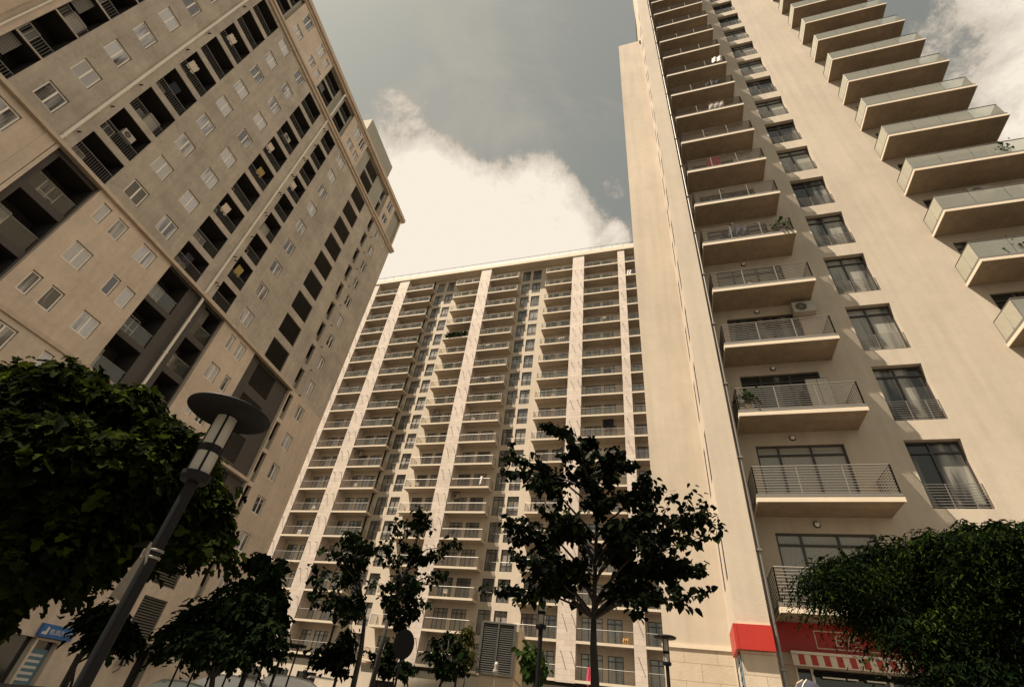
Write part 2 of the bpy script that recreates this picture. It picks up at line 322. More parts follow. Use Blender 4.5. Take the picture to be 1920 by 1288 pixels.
# ================================================================ LEFT TOWER
FL = Frame('grey_apartment_tower', 'grey and beige tower with columns of dark loggias and small white windows', 'apartment block', YL, 20, 31, .6, 'apartment towers around the square')
Y0 = 31.0; F0z = 23.42; H = 3.08; LE = 40.3; K = 1.01
wins = []   # (x0,x1,z0,z1,yplane,kind)
holes = []; dark_holes = []
def addwin(x0, x1, z0, z1, y=Y0): wins.append((x0, x1, z0, z1, y)); return (x0, x1, z0, z1, .15)
loggias = []  # x0,x1,z0,z1,y,style
louv = []; slits = []
for k in range(9):
    zb = F0z + H * k
    for a, b in ((6.45, 7.72), (12.79, 14.05), (15.62, 16.88), (25.1, 26.4)): holes.append(addwin(a, b, zb + 1.08, zb + 2.55))
    holes.append(addwin(36.12, 37.2, zb + 1.12, zb + 2.65))
    zl = 23.8 if k == 0 else zb - .02
    zt = zb + 2.50
    for (a, b) in ((4.02, 5.56), (9.45, 11.87), (17.96, 20.35), (22.1, 23.9)):
        za = zl if a > 5 else zb + .02; ztt = zt if a > 5 else zb + 2.98
        if a > 20 and k == 0: za = 23.9
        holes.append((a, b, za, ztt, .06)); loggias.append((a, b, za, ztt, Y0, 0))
    holes.append((29.4, 32.06, max(zb + .45, 23.9), zb + 2.72, .2)); louv.append((29.4, 32.06, max(zb + .45, 23.9), zb + 2.72, Y0))
    holes.append((34.2, 34.95, max(zb + .35, 23.85), zb + 2.75, .5)); slits.append((34.2, 34.95, max(zb + .35, 23.85), zb + 2.75, Y0))
top = 51.25
wallm = MB()
wall(wallm, Y0, -6, LE, 23.6, top, holes, key='wallL', rkey='wallL')
# ---- lower zone: light and dark panels under the first cornice
lowh = []; panels = []
def P(x0, x1, z0, z1, key): panels.append((x0, x1, z0, z1, key)); lowh.append((x0, x1, z0, z1, .3))
P(8.83, 11.95, -3, 23.5, 'darkL'); P(18.1, 24.2, 14.3, 23.5, 'darkL'); P(28.4, 34.2, 14.3, 23.5, 'darkL')
P(28.4, 34.2, 8.4, 14.0, 'darkL')
for k in range(1, 9):
    zb = F0z - H * k
    if zb < 2: break
    for a, b, c, d in ((12.57, 13.2, 1.22, 2.62), (13.73, 14.55, 1.22, 2.64), (15.82, 17.04, 1.28, 2.66)) if k % 2 else ((12.97, 14.19, 1.12, 2.56), (15.71, 16.33, 1.12, 2.56), (16.78, 17.52, 1.14, 2.58)):
        lowh.append(addwin(a, b, zb + c, zb + d))
    lowh.append(addwin(36.15, 37.35, zb + 1.15, zb + 2.62))
    if zb > 13: 
        for a, b, c, d in ((25.35, 25.95, 1.35, 2.68), (26.45, 27.4, 1.3, 2.75)) if k % 2 else ((25.1, 26.22, 1.35, 2.75), (26.93, 27.55, 1.4, 2.75)): lowh.append(addwin(a, b, zb + c, zb + d))
    else: lowh.append(addwin(25.2, 26.3, zb + 1.2, zb + 2.65)); lowh.append(addwin(19.2, 20.4, zb + 1.2, zb + 2.65)); lowh.append(addwin(22.3, 23.5, zb + 1.2, zb + 2.65))
    lowh.append((34.35, 35.0, zb + .1, zb + 2.8, .5)); slits.append((34.35, 35.0, zb + .1, zb + 2.8, Y0))
    for a in (3.2, 5.9): lowh.append(addwin(a, a + 1.27, zb + 1.1, zb + 2.56))
lowh += [(30.15, 32.25, 2.15, 4.45, .2), (30.15, 32.25, 5.2, 7.6, .2)]; louv += [(30.15, 32.25, 2.15, 4.45, Y0), (30.15, 32.25, 5.2, 7.6, Y0)]
lowh += [(32.0, 33.15, -1.2, 1.45, .6), (25.1, 26.3, -1.2, 1.12, .4), (20.5, 24.95, -1.2, 1.2, .4)]
wall(wallm, Y0, -6, LE, -3.5, 23.6, lowh, key='lightL', rkey='lightL')
for x0, x1, z0, z1, key in panels:
    ph = []
    y = Y0 + .3
    for k in range(1, 8):
        zb = (F0z - H * k) * K
        if zb < z0 - 2.4 or zb > z1: continue
        if x0 < 9: it = ((9.5, 11.85, .0, 2.6),)
        elif x0 < 20: it = ((18.25, 20.4, .05, 2.75), (22.35, 24.1, .12, 2.75)) if k > 0 else ()
        else: it = ()
        for a, b, c, d in it:
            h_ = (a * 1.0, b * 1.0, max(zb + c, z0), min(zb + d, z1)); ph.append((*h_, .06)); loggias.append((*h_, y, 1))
        if x0 > 25:
            h_ = (29.55, 32.3, zb + .35, zb + 2.75)
            if h_[2] > z0 and h_[3] < z1: ph.append((*h_, .2)); louv.append((*h_, y))
    wall(wallm, y, x0, x1, z0, z1, ph, key=key, rkey=key)
# ---- top zone
topz0, topz1 = 52.0, 57.85
th = []; tp = []
def PT(x0, x1, key): tp.append((x0, x1, topz0, topz1 - .1, key)); th.append((x0, x1, topz0 + .02, topz1 - .1, .35))
PT(5, 11.83, 'greyL'); PT(18.16, 24.0, 'greyL'); PT(28.0, 35.4, 'greyL'); PT(37.9, 40.05, 'greyL')
for x0, sgn in ((12.7, 1), (15.65, 1), (25.0, 1), (26.6, 1), (36.0, 1)):
    wd = 1.25 if x0 in (12.7, 25.0, 36.0) else .95
    th.append(addwin(x0, x0 + wd, 52.97, 54.22)); th.append(addwin(x0, x0 + wd, 55.4, 57.35))
for z0, z1 in ((52.97, 54.2), (55.5, 57.0)): th.append(addwin(17.05, 17.7, z0, z1))
wall(wallm, Y0, -6, LE, 52.0, topz1, th, key='lightL', rkey='trimL')
for x0, x1, z0, z1, key in tp:
    ph = []; y = Y0 + .35
    if x0 < 30 and x0 > 12 and x1 < 25:
        for a, b in ((18.4, 20.7), (22.0, 23.8)):
            for c, d in ((52.6, 54.9), (55.3, 57.5)): ph.append((a, b, c, d, .06)); loggias.append((a, b, c, d, y, 0))
    elif x0 < 12:
        for a, b in ((5.6, 8.3), (8.9, 11.5)):
            for c, d in ((52.6, 54.9), (55.3, 57.5)): ph.append((a, b, c, d, .06)); loggias.append((a, b, c, d, y, 0))
    elif x0 < 36:
        for c, d in ((52.7, 54.85), (55.3, 57.45)):
            ph.append((29.6, 32.2, c, d, .2)); louv.append((29.6, 32.2, c, d, y)); ph.append((34.4, 35.1, c, d, .3)); slits.append((34.4, 35.1, c, d, y))
    wall(wallm, y, x0, x1, z0, z1, ph, key=key, rkey=key)
# body, end wall, roof
wallm.m('wallL'); wallm.box(-6, LE, Y0 + 2.2, Y0 + 16, -3.5, 58.2)
wallm.m('wallL'); wallm.quad((LE, Y0, -3.5), (LE, Y0 + 2.3, -3.5), (LE, Y0 + 2.3, 58.9), (LE, Y0, 58.9))
FL.part('wall', wallm)
c = MB().m('trimL')
c.box(-6, LE + .35, Y0 - .22, Y0 + .1, 50.95, 51.3); c.box(-6, LE + .5, Y0 - .38, Y0 + .1, 51.3, 51.62); c.box(-6, LE + .1, Y0 - .05, Y0 + .1, 51.62, 52.0)
FL.part('cornice', c)
c = MB().m('trimL'); c.box(-6, LE + .25, Y0 - .12, Y0 + .1, 57.6, 57.9); c.box(-6, LE + .4, Y0 - .35, Y0 + 16.4, 57.9, 58.5)
FL.part('roof_cornice', c)
c = MB().m('trimL'); c.box(-6, 34.35, Y0 - .28, Y0 + .02, 23.36, 23.62); FL.part('cornice', c)
c = MB().m('trimL'); c.box(-6, 34.3, Y0 - .12, Y0 + .02, 14.02, 14.28); FL.part('cornice', c)
c = MB().m('greyL'); c.box(26.6, 33.8, Y0 + .05, Y0 + 6.5, 58.5, 62.0); rb = FL.part('roof_house', c)
# the projecting bay at the near end
c = MB().m('trimL'); c.box(-6, 3.25, Y0 - .35, Y0 + .05, 23.78, 51.2); c.m('lightL'); c.box(3.25, 3.98, Y0 - .12, Y0 + .05, 23.78, 51.2)
FL.part('side_bay', c)
c = MB().m('pipeL'); c.tube([(3.6, Y0 - .25, 23.8), (3.6, Y0 - .25, 51.2)], .05)
FL.part('drainpipe', c)
for x, z0, z1, x2 in ((8.75, 23.5, 51.2, None), (21.35, 23.6, 51.2, None), (21.5, 14.3, 23.4, None), (21.3, 52.1, 57.6, 1)):
    c = MB().m('pipeL'); c.tube([(x + (.6 if x2 else 0), Y0 + .2, z1 + .3), (x, Y0 - .09, z1 - .3), (x, Y0 - .09, z0 + .3), (x, Y0 - .02, z0)], .105, 8)
    for zz in range(int(z0) + 1, int(z1), 3): c.box(x - .12, x + .12, Y0 - .19, Y0, zz, zz + .06)
    FL.part('drainpipe', c)
c = MB().m('lightL'); c.box(8.86, 9.06, Y0 - .05, Y0 + .28, 14.3, 23.5); c.box(8.2, 8.82, Y0 - .03, Y0 + .02, 14.3, 23.5); FL.part('pilaster_strip', c)
# windows
def win_mesh_white(w, h):
    f = MB().m('frameD'); f.box(0, w, .03, .075, 0, h); f.m('frameW'); t = .075; w0, h0 = w, h; e = .028  # dark backing edge drawn as the shadow line round the white frame
    w -= 2 * e; h -= 2 * e
    f.box(0, w, 0, .06, 0, t); f.box(0, w, 0, .06, h - t, h); f.box(0, t, 0, .06, t, h - t); f.box(w - t, w, 0, .06, t, h - t)
    if w > .8: f.box(w / 2 - .05, w / 2 + .05, -.01, .055, t, h - t)
    p = MB().m('paneL'); p.quad((t, .022, t), (w - t, .022, t), (w - t, .022, h - t), (t, .022, h - t))
    f.v = [(v[0] + (e if i >= 8 else 0), v[1], v[2] + (e if i >= 8 else 0)) for i, v in enumerate(f.v)]; p.v = [(v[0] + e, v[1], v[2] + e) for v in p.v]
    return f.mesh('window'), p.mesh('pane')
wc = {}
opened = 0
for (x0, x1, z0, z1, y) in wins:
    key = (round(x1 - x0, 2), round(z1 - z0, 2))
    if key not in wc: wc[key] = win_mesh_white(*key)
    f, p = wc[key]; a = FL.inst('window', f, x0, y + .10, z0); FL.sub('pane', p, a)
# loggias
def loggia_mesh(w, h, style, var):
    b = MB().m('logL'); dp = 1.75; e = .0
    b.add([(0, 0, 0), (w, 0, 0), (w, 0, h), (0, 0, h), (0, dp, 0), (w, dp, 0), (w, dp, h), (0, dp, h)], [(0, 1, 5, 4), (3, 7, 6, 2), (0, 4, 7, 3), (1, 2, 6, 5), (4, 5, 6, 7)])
    d = MB().m('frameW' if var % 2 == 0 else 'louvre')
    x = .25 if var < 2 else w * .45; ww = min(1.1, w * .42)
    for k in range(2):
        xx = x + k * ww / 2
        d.box(xx, xx + .045, dp - .05, dp - .005, .05, h * .85); d.box(xx, xx + ww / 2, dp - .05, dp - .005, h * .85 - .05, h * .85); d.box(xx, xx + ww / 2, dp - .05, dp - .005, h * .5, h * .5 + .05)
    d.box(x + ww, x + ww + .045, dp - .05, dp - .005, .05, h * .85)
    d.m('paneL'); d.quad((x, dp - .012, .05), (x + ww, dp - .012, .05), (x + ww, dp - .012, h * .85), (x, dp - .012, h * .85))
    if var == 1: d.m('louvre'); [d.box(0.02, w * .45, .25, .27, h * .5 + i * .16, h * .5 + i * .16 + .13) for i in range(int(h * .5 / .16))]
    if var == 3: d.m('cloth_w'); d.box(w * .25, w * .5, dp - .09, dp - .055, h * .45, h * .8)
    r = MB()
    if style == 1:
        r.m('glass'); r.quad((.03, .03, .05), (w - .03, .03, .05), (w - .03, .03, 1.05), (.03, .03, 1.05)); r.m('chan'); r.box(0, w, .01, .06, 1.05, 1.10); r.box(0, w, .0, .06, 0.0, .05)
    else:
        r.m('chan'); r.box(0, w, .02, .055, .95, .99)
        n = max(3, int(w / .14))
        for i in range(n + 1): xx = i * (w - .02) / n; r.box(xx, xx + .016, .03, .046, .0, .95)
    return b.mesh('loggia'), d.mesh('balcony_door'), r.mesh('railing')
lc = {}
for i, (x0, x1, z0, z1, y, st) in enumerate(loggias):
    var = rnd.choice([0, 0, 1, 2, 2, 3]); key = (round(x1 - x0, 2), round(z1 - z0, 2), st, var)
    if key not in lc: lc[key] = loggia_mesh(key[0], key[1], st, var)
    b, d, r = lc[key]; a = FL.inst('loggia', b, x0, y + .055, z0); FL.sub('balcony_door', d, a)
    rr = FL.sub('railing', r, a, (0, .02, 0))
def louvre_mesh(w, h, n):
    b = MB().m('dark'); b.quad((0, .18, 0), (w, .18, 0), (w, .18, h), (0, .18, h)); b.m('louvre')
    for i in range(n):
        z = (i + .15) * h / n; t = h / n
        b.add([(0, .02, z), (w, .02, z), (w, .14, z + t * .62), (0, .14, z + t * .62), (0, .035, z - .012), (w, .035, z - .012)], [(0, 1, 2, 3), (4, 5, 1, 0)])
    b.box(0, w, .0, .05, h - .04, h); b.box(0, w, .0, .05, 0, .04)
    return b.mesh('louvre_grille')
vc = {}
for x0, x1, z0, z1, y in louv:
    key = (round(x1 - x0, 2), round(z1 - z0, 2))
    if key not in vc: vc[key] = louvre_mesh(*key, 15)
    FL.inst('louvre_grille', vc[key], x0, y + .01, z0)
sc_ = {}
for i, (x0, x1, z0, z1, y) in enumerate(slits):
    key = (round(x1 - x0, 2), round(z1 - z0, 2))
    if key not in sc_:
        w, h = key; b = MB().m('logL'); b.add([(0, .3, 0), (w, .3, 0), (w, .3, h), (0, .3, h), (0, 1.2, 0), (w, 1.2, 0), (w, 1.2, h), (0, 1.2, h)], [(0, 1, 5, 4), (3, 7, 6, 2), (0, 4, 7, 3), (1, 2, 6, 5), (4, 5, 6, 7)])
        b.m('louvre'); b.box(0, w, .3, .34, 1.0, 1.04); b.m('greyL'); b.box(0, w, .36, .42, 0, h * .36)
        sc_[key] = b.mesh('stair_opening')
    FL.inst('stair_opening', sc_[key], x0, y, z0)
# vent stubs beside the columns
vs_ = MB().m('poleD'); vs_.tube([(0, 0, 0), (0, -.12, 0), (0, -.32, -.10)], .045, 6); vm = vs_.mesh('vent_stub')
for k in range(9):
    for x in (9.15, 21.75, 22.0): 
        if rnd.random() < .8: FL.inst('vent_stub', vm, x - .12, Y0, F0z + H * k + 1.55 + rnd.random() * .3)
    FL.inst('vent_stub', vm, 35.6, Y0 + .08, F0z + H * k + .3)
# ground-floor shop, door, canopy
b = MB().m('shopdark'); b.box(20.5, 24.95, Y0 + .36, Y0 + .39, -1.2, 1.2); b.m('poster'); b.box(25.12, 26.28, Y0 + .33, Y0 + .36, -1.2, .75); b.m('shopdark'); b.box(25.1, 26.3, Y0 + .37, Y0 + .39, -1.2, 1.12)
b.m('signwhite')
for i in range(6): b.box(25.3, 26.1, Y0 + .322, Y0 + .326, -.95 + i * .27, -.83 + i * .27)
FL.part('shop_window', b)
b = MB().m('dark'); b.box(32.0, 33.15, Y0 + .5, Y0 + .56, -1.2, 1.45); b.m('frameD'); b.box(32.0, 32.08, Y0 + .4, Y0 + .5, -1.2, 1.45); b.box(33.07, 33.15, Y0 + .4, Y0 + .5, -1.2, 1.45); FL.part('door', b)
b = MB().m('trimL'); b.box(29.9, 34.4, Y0 - .35, Y0, 1.95, 2.12); b.m('darkL'); b.box(31.0, 34.2, Y0 - .9, Y0, 1.5, 1.85); FL.part('canopy', b)
# blue shop sign
F0 = FL.w(24.72, Y0 - .12, 1.27)
sg = thing('shop_sign', 'blue shop sign with white lettering on the wall at the foot of the left tower', 'sign', F0, YL)
b = MB().m('signblue'); b.box(0, 2.0, -.10, .10, 0, .60); put('sign_board', b.mesh('sign_board'), sg)
letters('sign_lettering', 'BUIIUW 9', .36, .004, 'signwhite', sg, (.52, -.108, .16), (.85, 1, 1))
b = MB().m('signwhite'); b.add([(.08, -.106, .12), (.40, -.106, .12), (.42, -.106, .42), (.30, -.106, .50), (.26, -.106, .26), (.10, -.106, .24)], [(0, 1, 2, 3, 4, 5)]); put('sign_emblem', b.mesh('sign_emblem'), sg)
wl = thing('wall_lamp', 'dark square wall lamp on a bracket beside the doorway of the left tower', 'lamp', FL.w(30.75, Y0, .3), YL)
b = MB().m('poleD'); b.tube([(0, 0, -.1), (0, -.30, .1), (0, -.35, .30)], .025); b.box(-.16, .16, -.50, -.30, .28, .32); b.box(-.16, .16, -.50, -.30, .78, .82)
for x in (-.15, .13): b.box(x, x + .025, -.5, -.3, .3, .8)
put('lamp_bracket', b.mesh('lamp_bracket'), wl); b = MB().m('lampglass'); b.box(-.10, .10, -.46, -.34, .32, .78); put('lamp_glass', b.mesh('lamp_glass'), wl)

# ================================================================ CENTRE BLOCK
FC = Frame('cream_apartment_block', 'wide cream apartment block with pink stone pilasters, far end of the square', 'apartment block', YC, -25, 52.2, 1.0, 'apartment towers around the square')
YF = 52.2; YW = 53.6; ZT = 58.9; DZ = 3.047; NF = 19
def zk(k): return ZT - DZ * k
pil = [(-48.8, -47.75), (-43.4, -41.45), (-27.45, -25.6), (-11.43, -9.58), (-4.25, -3.18), (6.0, 7.9)]
bays = dict(A=(-47.75, -43.4, 0, 0, [(-47.3, -45.75), (-45.3, -44.1)]), B=(-41.45, -36.3, 0, 1, [(-41.0, -39.65), (-39.2, -37.45)]), C=(-31.85, -27.45, 1, 0, [(-31.1, -29.7), (-29.2, -28.1)]),
            D=(-25.6, -20.5, 0, 1, [(-25.3, -23.65), (-23.2, -21.5)]), E=(-15.8, -11.43, 1, 0, [(-15.5, -13.8), (-13.3, -11.9)]), F=(-9.58, -4.25, 0, 0, [(-9.3, -7.25), (-6.8, -5.35)]), G=(-3.18, 3.0, 0, 0, [(-3.0, -1.5), (-.8, .8)]))
wcols = [(-36.15, -34.75), (-34.2, -32.85), (-20.2, -18.85), (-18.4, -16.98)]
holes = []; cwins = []
for k in range(NF):
    z = zk(k) + .26
    for nm, (a, b, fl, fr_, doors) in bays.items():
        if k == NF - 1 and nm not in 'F': pass
        for (p, q) in doors: holes.append((p, q, z, z + 2.18, .12))
    for (p, q) in wcols: holes.append((p, q, zk(k) + .22, zk(k) + 2.52, .17)); cwins.append((p, q, zk(k) + .22, zk(k) + 2.52, k))
b = MB()
wall(b, YW, -48.5, 9, 4.02, 62.0, holes, key='wallC', rkey='wallC')
b.m('wallC')
# ground storey
gh = []
for x in (-46, -42.5, -39, -30, -21, -16, -7.5): gh.append((x, x + 2.4, -2.0, 2.6, .2))
wall(b, YF + .25, -48.5, 9, -4, 3.72, gh, key='wallC', rkey='wallC')
b.quad((-48.5, YF + .25, 3.72), (9, YF + .25, 3.72), (9, YW, 3.72), (-48.5, YW, 3.72))
b.box(-48.5, 9, YW + .4, YW + 14, -4, 62.4); b.quad((-48.5, YW, -4), (-48.5, YW + .5, -4), (-48.5, YW + .5, 62), (-48.5, YW, 62))
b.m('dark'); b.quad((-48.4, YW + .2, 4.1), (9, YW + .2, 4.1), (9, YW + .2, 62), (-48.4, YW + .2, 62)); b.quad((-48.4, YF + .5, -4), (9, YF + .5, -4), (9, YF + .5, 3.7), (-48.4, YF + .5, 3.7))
FC.part('wall', b)
for (x0, x1) in pil:
    b = MB().m('stone'); b.box(x0, x1, YF, YW - .003, 4.0 if x0 > -48 else -3, 61.98); po = FC.part('pilaster', b)
    if x1 - x0 > 1:
        b = MB().m('poleD')
        for k in range(1, NF):
            for fx in ((.26, .78) if x1 - x0 > 1.5 else (.35,)):
                x = x0 + (x1 - x0) * fx; z = zk(k) + 2.3
                b.tube([(x, YF, z), (x, YF - .40, z - .01)], .032, 5)
        FC.part('bracket_pegs', b, po)
for x in (-36.9,):
    b = MB().m('poleD'); b.tube([(x, YW - .12, 3.8), (x, YW - .12, 61.9)], .10, 8); FC.part('drainpipe', b)
b = MB().m('fascia'); b.box(-48.9, 9, YF - .1, YW + 14, 62.0, 62.62); rf = FC.part('roof', b)
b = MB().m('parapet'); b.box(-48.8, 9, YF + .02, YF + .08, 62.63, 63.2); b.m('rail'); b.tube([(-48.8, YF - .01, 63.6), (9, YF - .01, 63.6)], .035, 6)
for i in range(34): b.box(-48.8 + i * 1.75, -48.76 + i * 1.75, YF, YF + .05, 62.62, 63.6)
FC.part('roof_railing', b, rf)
def dark_window(w, h, mull, tr, pane='paneC', rail_bars=False):
    f = MB().m('frameD'); t = .06
    f.box(0, w, 0, .07, 0, t); f.box(0, w, 0, .07, h - t, h); f.box(0, t, 0, .07, t, h - t); f.box(w - t, w, 0, .07, t, h - t)
    for x in mull: f.box(w * x - .03, w * x + .03, -.008, .065, t, h - t)
    f.box(t, w - t, -.004, .062, h * tr - .03, h * tr + .03)
    p = MB().m(pane); p.quad((t, .05, t), (w - t, .05, t), (w - t, .05, h - t), (t, .05, h - t))
    return f.mesh('window'), p.mesh('pane')
def rail_geo(mb, segs, z0, h, kind, n=7):
    """segs: list of ((x,y),(x,y)) runs"""
    for (a, b_) in segs:
        L_ = math.hypot(b_[0] - a[0], b_[1] - a[1]); dx, dy = (b_[0] - a[0]) / L_, (b_[1] - a[1]) / L_
        def P3(t, z): return (a[0] + dx * t, a[1] + dy * t, z)
        mb.m('rail'); mb.tube([P3(0, z0 + h), P3(L_, z0 + h)], .026, 5)
        npst = max(1, round(L_ / 1.3))
        for i in range(npst + 1): mb.tube([P3(L_ * i / npst, z0), P3(L_ * i / npst, z0 + h)], .02, 4, False)
        if kind == 'glass':
            mb.m('glass'); nx, ny = -dy * .006, dx * .006
            p, q = P3(.02, 0), P3(L_ - .02, 0); zb, zt = z0 + .06, z0 + h - .04
            mb.add([(p[0] + nx, p[1] + ny, zb), (q[0] + nx, q[1] + ny, zb), (q[0] + nx, q[1] + ny, zt), (p[0] + nx, p[1] + ny, zt)], [(0, 1, 2, 3)])
        else:
            for i in range(n): z = z0 + .08 + i * (h - .1) / n; mb.tube([P3(0, z), P3(L_, z)], .014, 4, False)
far_bal = MB()
def balc_geo(nm, k, mb_slab, mb_rail, z):
    a, b_, fl, fr_, doors = bays[nm]
    mb_slab.m('slabC'); mb_slab.box(a + (.003 if not fl else 0), b_ - (.003 if not fr_ else 0), YF + .02, YW - .004, z, z + .19)
    mb_slab.m('fascia'); mb_slab.box(a + .002, b_ - .002, YF - .01, YF + .018, z - .015, z + .21)
    if fr_: mb_slab.box(b_ - .02, b_ + .012, YF - .01, YW - .006, z - .01, z + .21)
    if fl: mb_slab.box(a - .012, a + .02, YF - .01, YW - .006, z - .01, z + .21)
    kind = 'glass' if k < 9 else 'bars'
    if (nm, k) in glassy: kind = 'glass'
    segs = [((a + .02, YF + .08), (b_ - .02, YF + .08))]
    if fr_: segs.append(((b_ - .05, YF + .08), (b_ - .05, YW - .02)))
    if fl: segs.append(((a + .05, YF + .08), (a + .05, YW - .02)))
    rail_geo(mb_rail, segs, z + .21, 1.02, kind)
glassy = {('B', 14), ('C', 10), ('C', 9), ('B', 9), ('B', 10), ('F', 9), ('D', 16)}
dmc = {}
def door_mesh(w, h):
    key = (round(w, 2), round(h, 2))
    if key not in dmc:
        mull = [.34, .68] if w > 1.6 else [.5]
        dmc[key] = dark_window(w, h, mull, .80)
    return dmc[key]
for k in range(NF):
    for nm in bays:
        a, b_, fl, fr_, doors = bays[nm]; z = zk(k)
        if k <= 2 or (k == 3 and nm in 'ABCDE'):
            r_ = MB(); balc_geo(nm, k, far_bal, far_bal, z)
            for (p, q) in doors:
                w = q - p; t = .06; y = YW + .05
                far_bal.m('frameD')
                for bx in ((p, q, z + .26, z + .32), (p, q, z + 2.38, z + 2.44), (p, q, z + 1.95, z + 2.0)): far_bal.box(bx[0], bx[1], y, y + .06, bx[2], bx[3])
                for xx in ((p, p + t), (q - t, q), ((p + q) / 2 - .03, (p + q) / 2 + .03)): far_bal.box(xx[0], xx[1], y + .001, y + .061, z + .3, z + 2.4)
                far_bal.m('paneC'); far_bal.quad((p, y + .05, z + .26), (q, y + .05, z + .26), (q, y + .05, z + 2.44), (p, y + .05, z + 2.44))
            continue
        s_ = MB(); r_ = MB(); s_off = Vector((a, YF, z))
        if (nm, k) in glassy or k not in (4, 9) or True:
            ck = (nm, 'glass' if (k < 9 or (nm, k) in glassy) else 'bars')
            if ck not in dmc:
                balc_geo(nm, k, s_, r_, z); dmc[ck] = (s_.mesh('balcony', s_off), r_.mesh('railing', s_off))
            sm, rm = dmc[ck]
            bo = FC.inst('balcony', sm, a, YF, z); FC.sub('railing', rm, bo)
            for (p, q) in doors:
                f, pn = door_mesh(q - p, 2.18)
                d = FC.sub('door', f, bo, (p - a, YW + .05 - YF, .26)); 
                key = ('dp', round(q - p, 2))
                # frame and pane of one door share one mesh so that the door stays one sub-part
                if key not in dmc:
                    mm = MB(); mm.m('frameD'); t = .06; w = q - p; h = 2.18
                    mm.box(0, w, 0, .07, 0, t); mm.box(0, w, 0, .07, h - t, h); mm.box(0, t, 0, .07, t, h - t); mm.box(w - t, w, 0, .07, t, h - t)
                    for x in ([.34, .68] if w > 1.6 else [.5]): mm.box(w * x - .035, w * x + .035, -.008, .065, t, h - t)
                    mm.box(t, w - t, -.004, .062, h * .8 - .03, h * .8 + .03)
                    mm.m('paneC'); mm.quad((t, .05, t), (w - t, .05, t), (w - t, .05, h - t), (t, .05, h - t)); dmc[key] = mm.mesh('door')
                d.data = dmc[key]
fo = FC.part('upper_balconies', far_bal); fo['kind'] = 'stuff'
f, p = dark_window(1.4, 2.3, [.5], .84)
rl = MB(); rail_geo(rl, [((0, -.06), (1.4, -.06))], .0, .95, 'bars', 6); rlm = rl.mesh('window_railing')
for (x0, x1, z0, z1, k) in cwins:
    a = FC.inst('window', f, x0, YW + .09, z0, scale=((x1 - x0) / 1.4, 1, 1)); FC.sub('pane', p, a); FC.sub('window_railing', rlm, a)
for x in (-46, -42.5, -39, -30, -21, -16, -7.5):
    b = MB().m('shopdark'); b.box(x, x + 2.4, YF + .45, YF + .48, -2, 2.6); b.m('frameD')
    for i in range(4): b.box(x + i * .78, x + i * .78 + .06, YF + .38, YF + .44, -2, 2.6)
    b.box(x, x + 2.4, YF + .37, YF + .43, 1.7, 1.78); FC.part('shop_window', b)

# ================================================================ RIGHT TOWER
FR = Frame('smooth_cream_tower', 'smooth cream tower with barred and glass-sided balconies above a red shop fascia', 'apartment block', YC, 8, 17.75, .45, 'apartment towers around the square')
RF = 16.36; RW = 17.72; RB = 19.06; DR = 3.105; ZB = 6.47; XS = 1.464
NR = 19
def zr(k): return ZB + DR * k
holes = []
for k in range(-1, NR):
    holes.append((3.2, 6.02, zr(k) + .32, zr(k) + 2.6, .14))
    holes.append((7.80, 9.40, zr(k) + .30, zr(k) + 2.66, .30))
    holes.append((12.7, 16.4, zr(k) + .3, zr(k) + 2.6, .14))
b = MB()
wall(b, RW, 2.33, 17.1, 3.42, 68, holes, key='wallR', rkey='wallR')
b.m('wallR')
b.quad((17.1, RW, -3), (17.1, RW + 14, -3), (17.1, RW + 14, 68), (17.1, RW, 68)); b.quad((XS, RF, 68), (17.1, RF, 68), (17.1, RW + 14, 68), (XS, RW + 14, 68))
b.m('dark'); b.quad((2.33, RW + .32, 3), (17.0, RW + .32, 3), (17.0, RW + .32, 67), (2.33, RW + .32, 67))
FR.part('wall', b)
# pier + side wall with slot windows
b = MB().m('wallR'); b.quad((XS, RF, 3.0), (2.33, RF, 3.0), (2.33, RF, 68), (XS, RF, 68)); b.quad((2.33, RF, 3.0), (2.33, RW + .1, 3.0), (2.33, RW + .1, 68), (2.33, RF, 68))
# side wall facing left (x = XS): build along y with openings
side = MB(); sh = []; swin = []
for k in range(-1, 16):
    z = 4.1 + DR * k
    for (ya, yb) in ((16.62, 17.17), (18.0, 18.55)): sh.append((ya, yb, z + .15, z + 2.05, .05)); swin.append((ya, yb, z + .15, z + 2.05))
tmp = MB(); wall(tmp, 0, RF, RW + 2.6, -3, 68, sh, depth=.12)
for q in range(0, 1):
    b.add([(XS + v[1], v[0], v[2]) for v in tmp.v], [tuple(reversed(f_)) for f_ in tmp.f])
FR.part('pier', b)
sm_ = MB().m('frameD'); sm_.box(.012, .06, 0, .55, 0, .06); sm_.box(.012, .06, 0, .55, 1.84, 1.9); sm_.box(.012, .06, 0, .06, .06, 1.84); sm_.box(.012, .06, .49, .55, .06, 1.84); sm_.box(.012, .06, .06, .49, .9, .95)
sm_.m('dark'); sm_.quad((.03, .05, .05), (.03, .05, 1.85), (.03, .50, 1.85), (.03, .50, .05)); smm = sm_.mesh('slot_window')  # near-black pane set almost flush, standing in for the shade of a recess
for (ya, yb, z0, z1) in swin: FR.inst('slot_window', smm, XS, ya, z0)
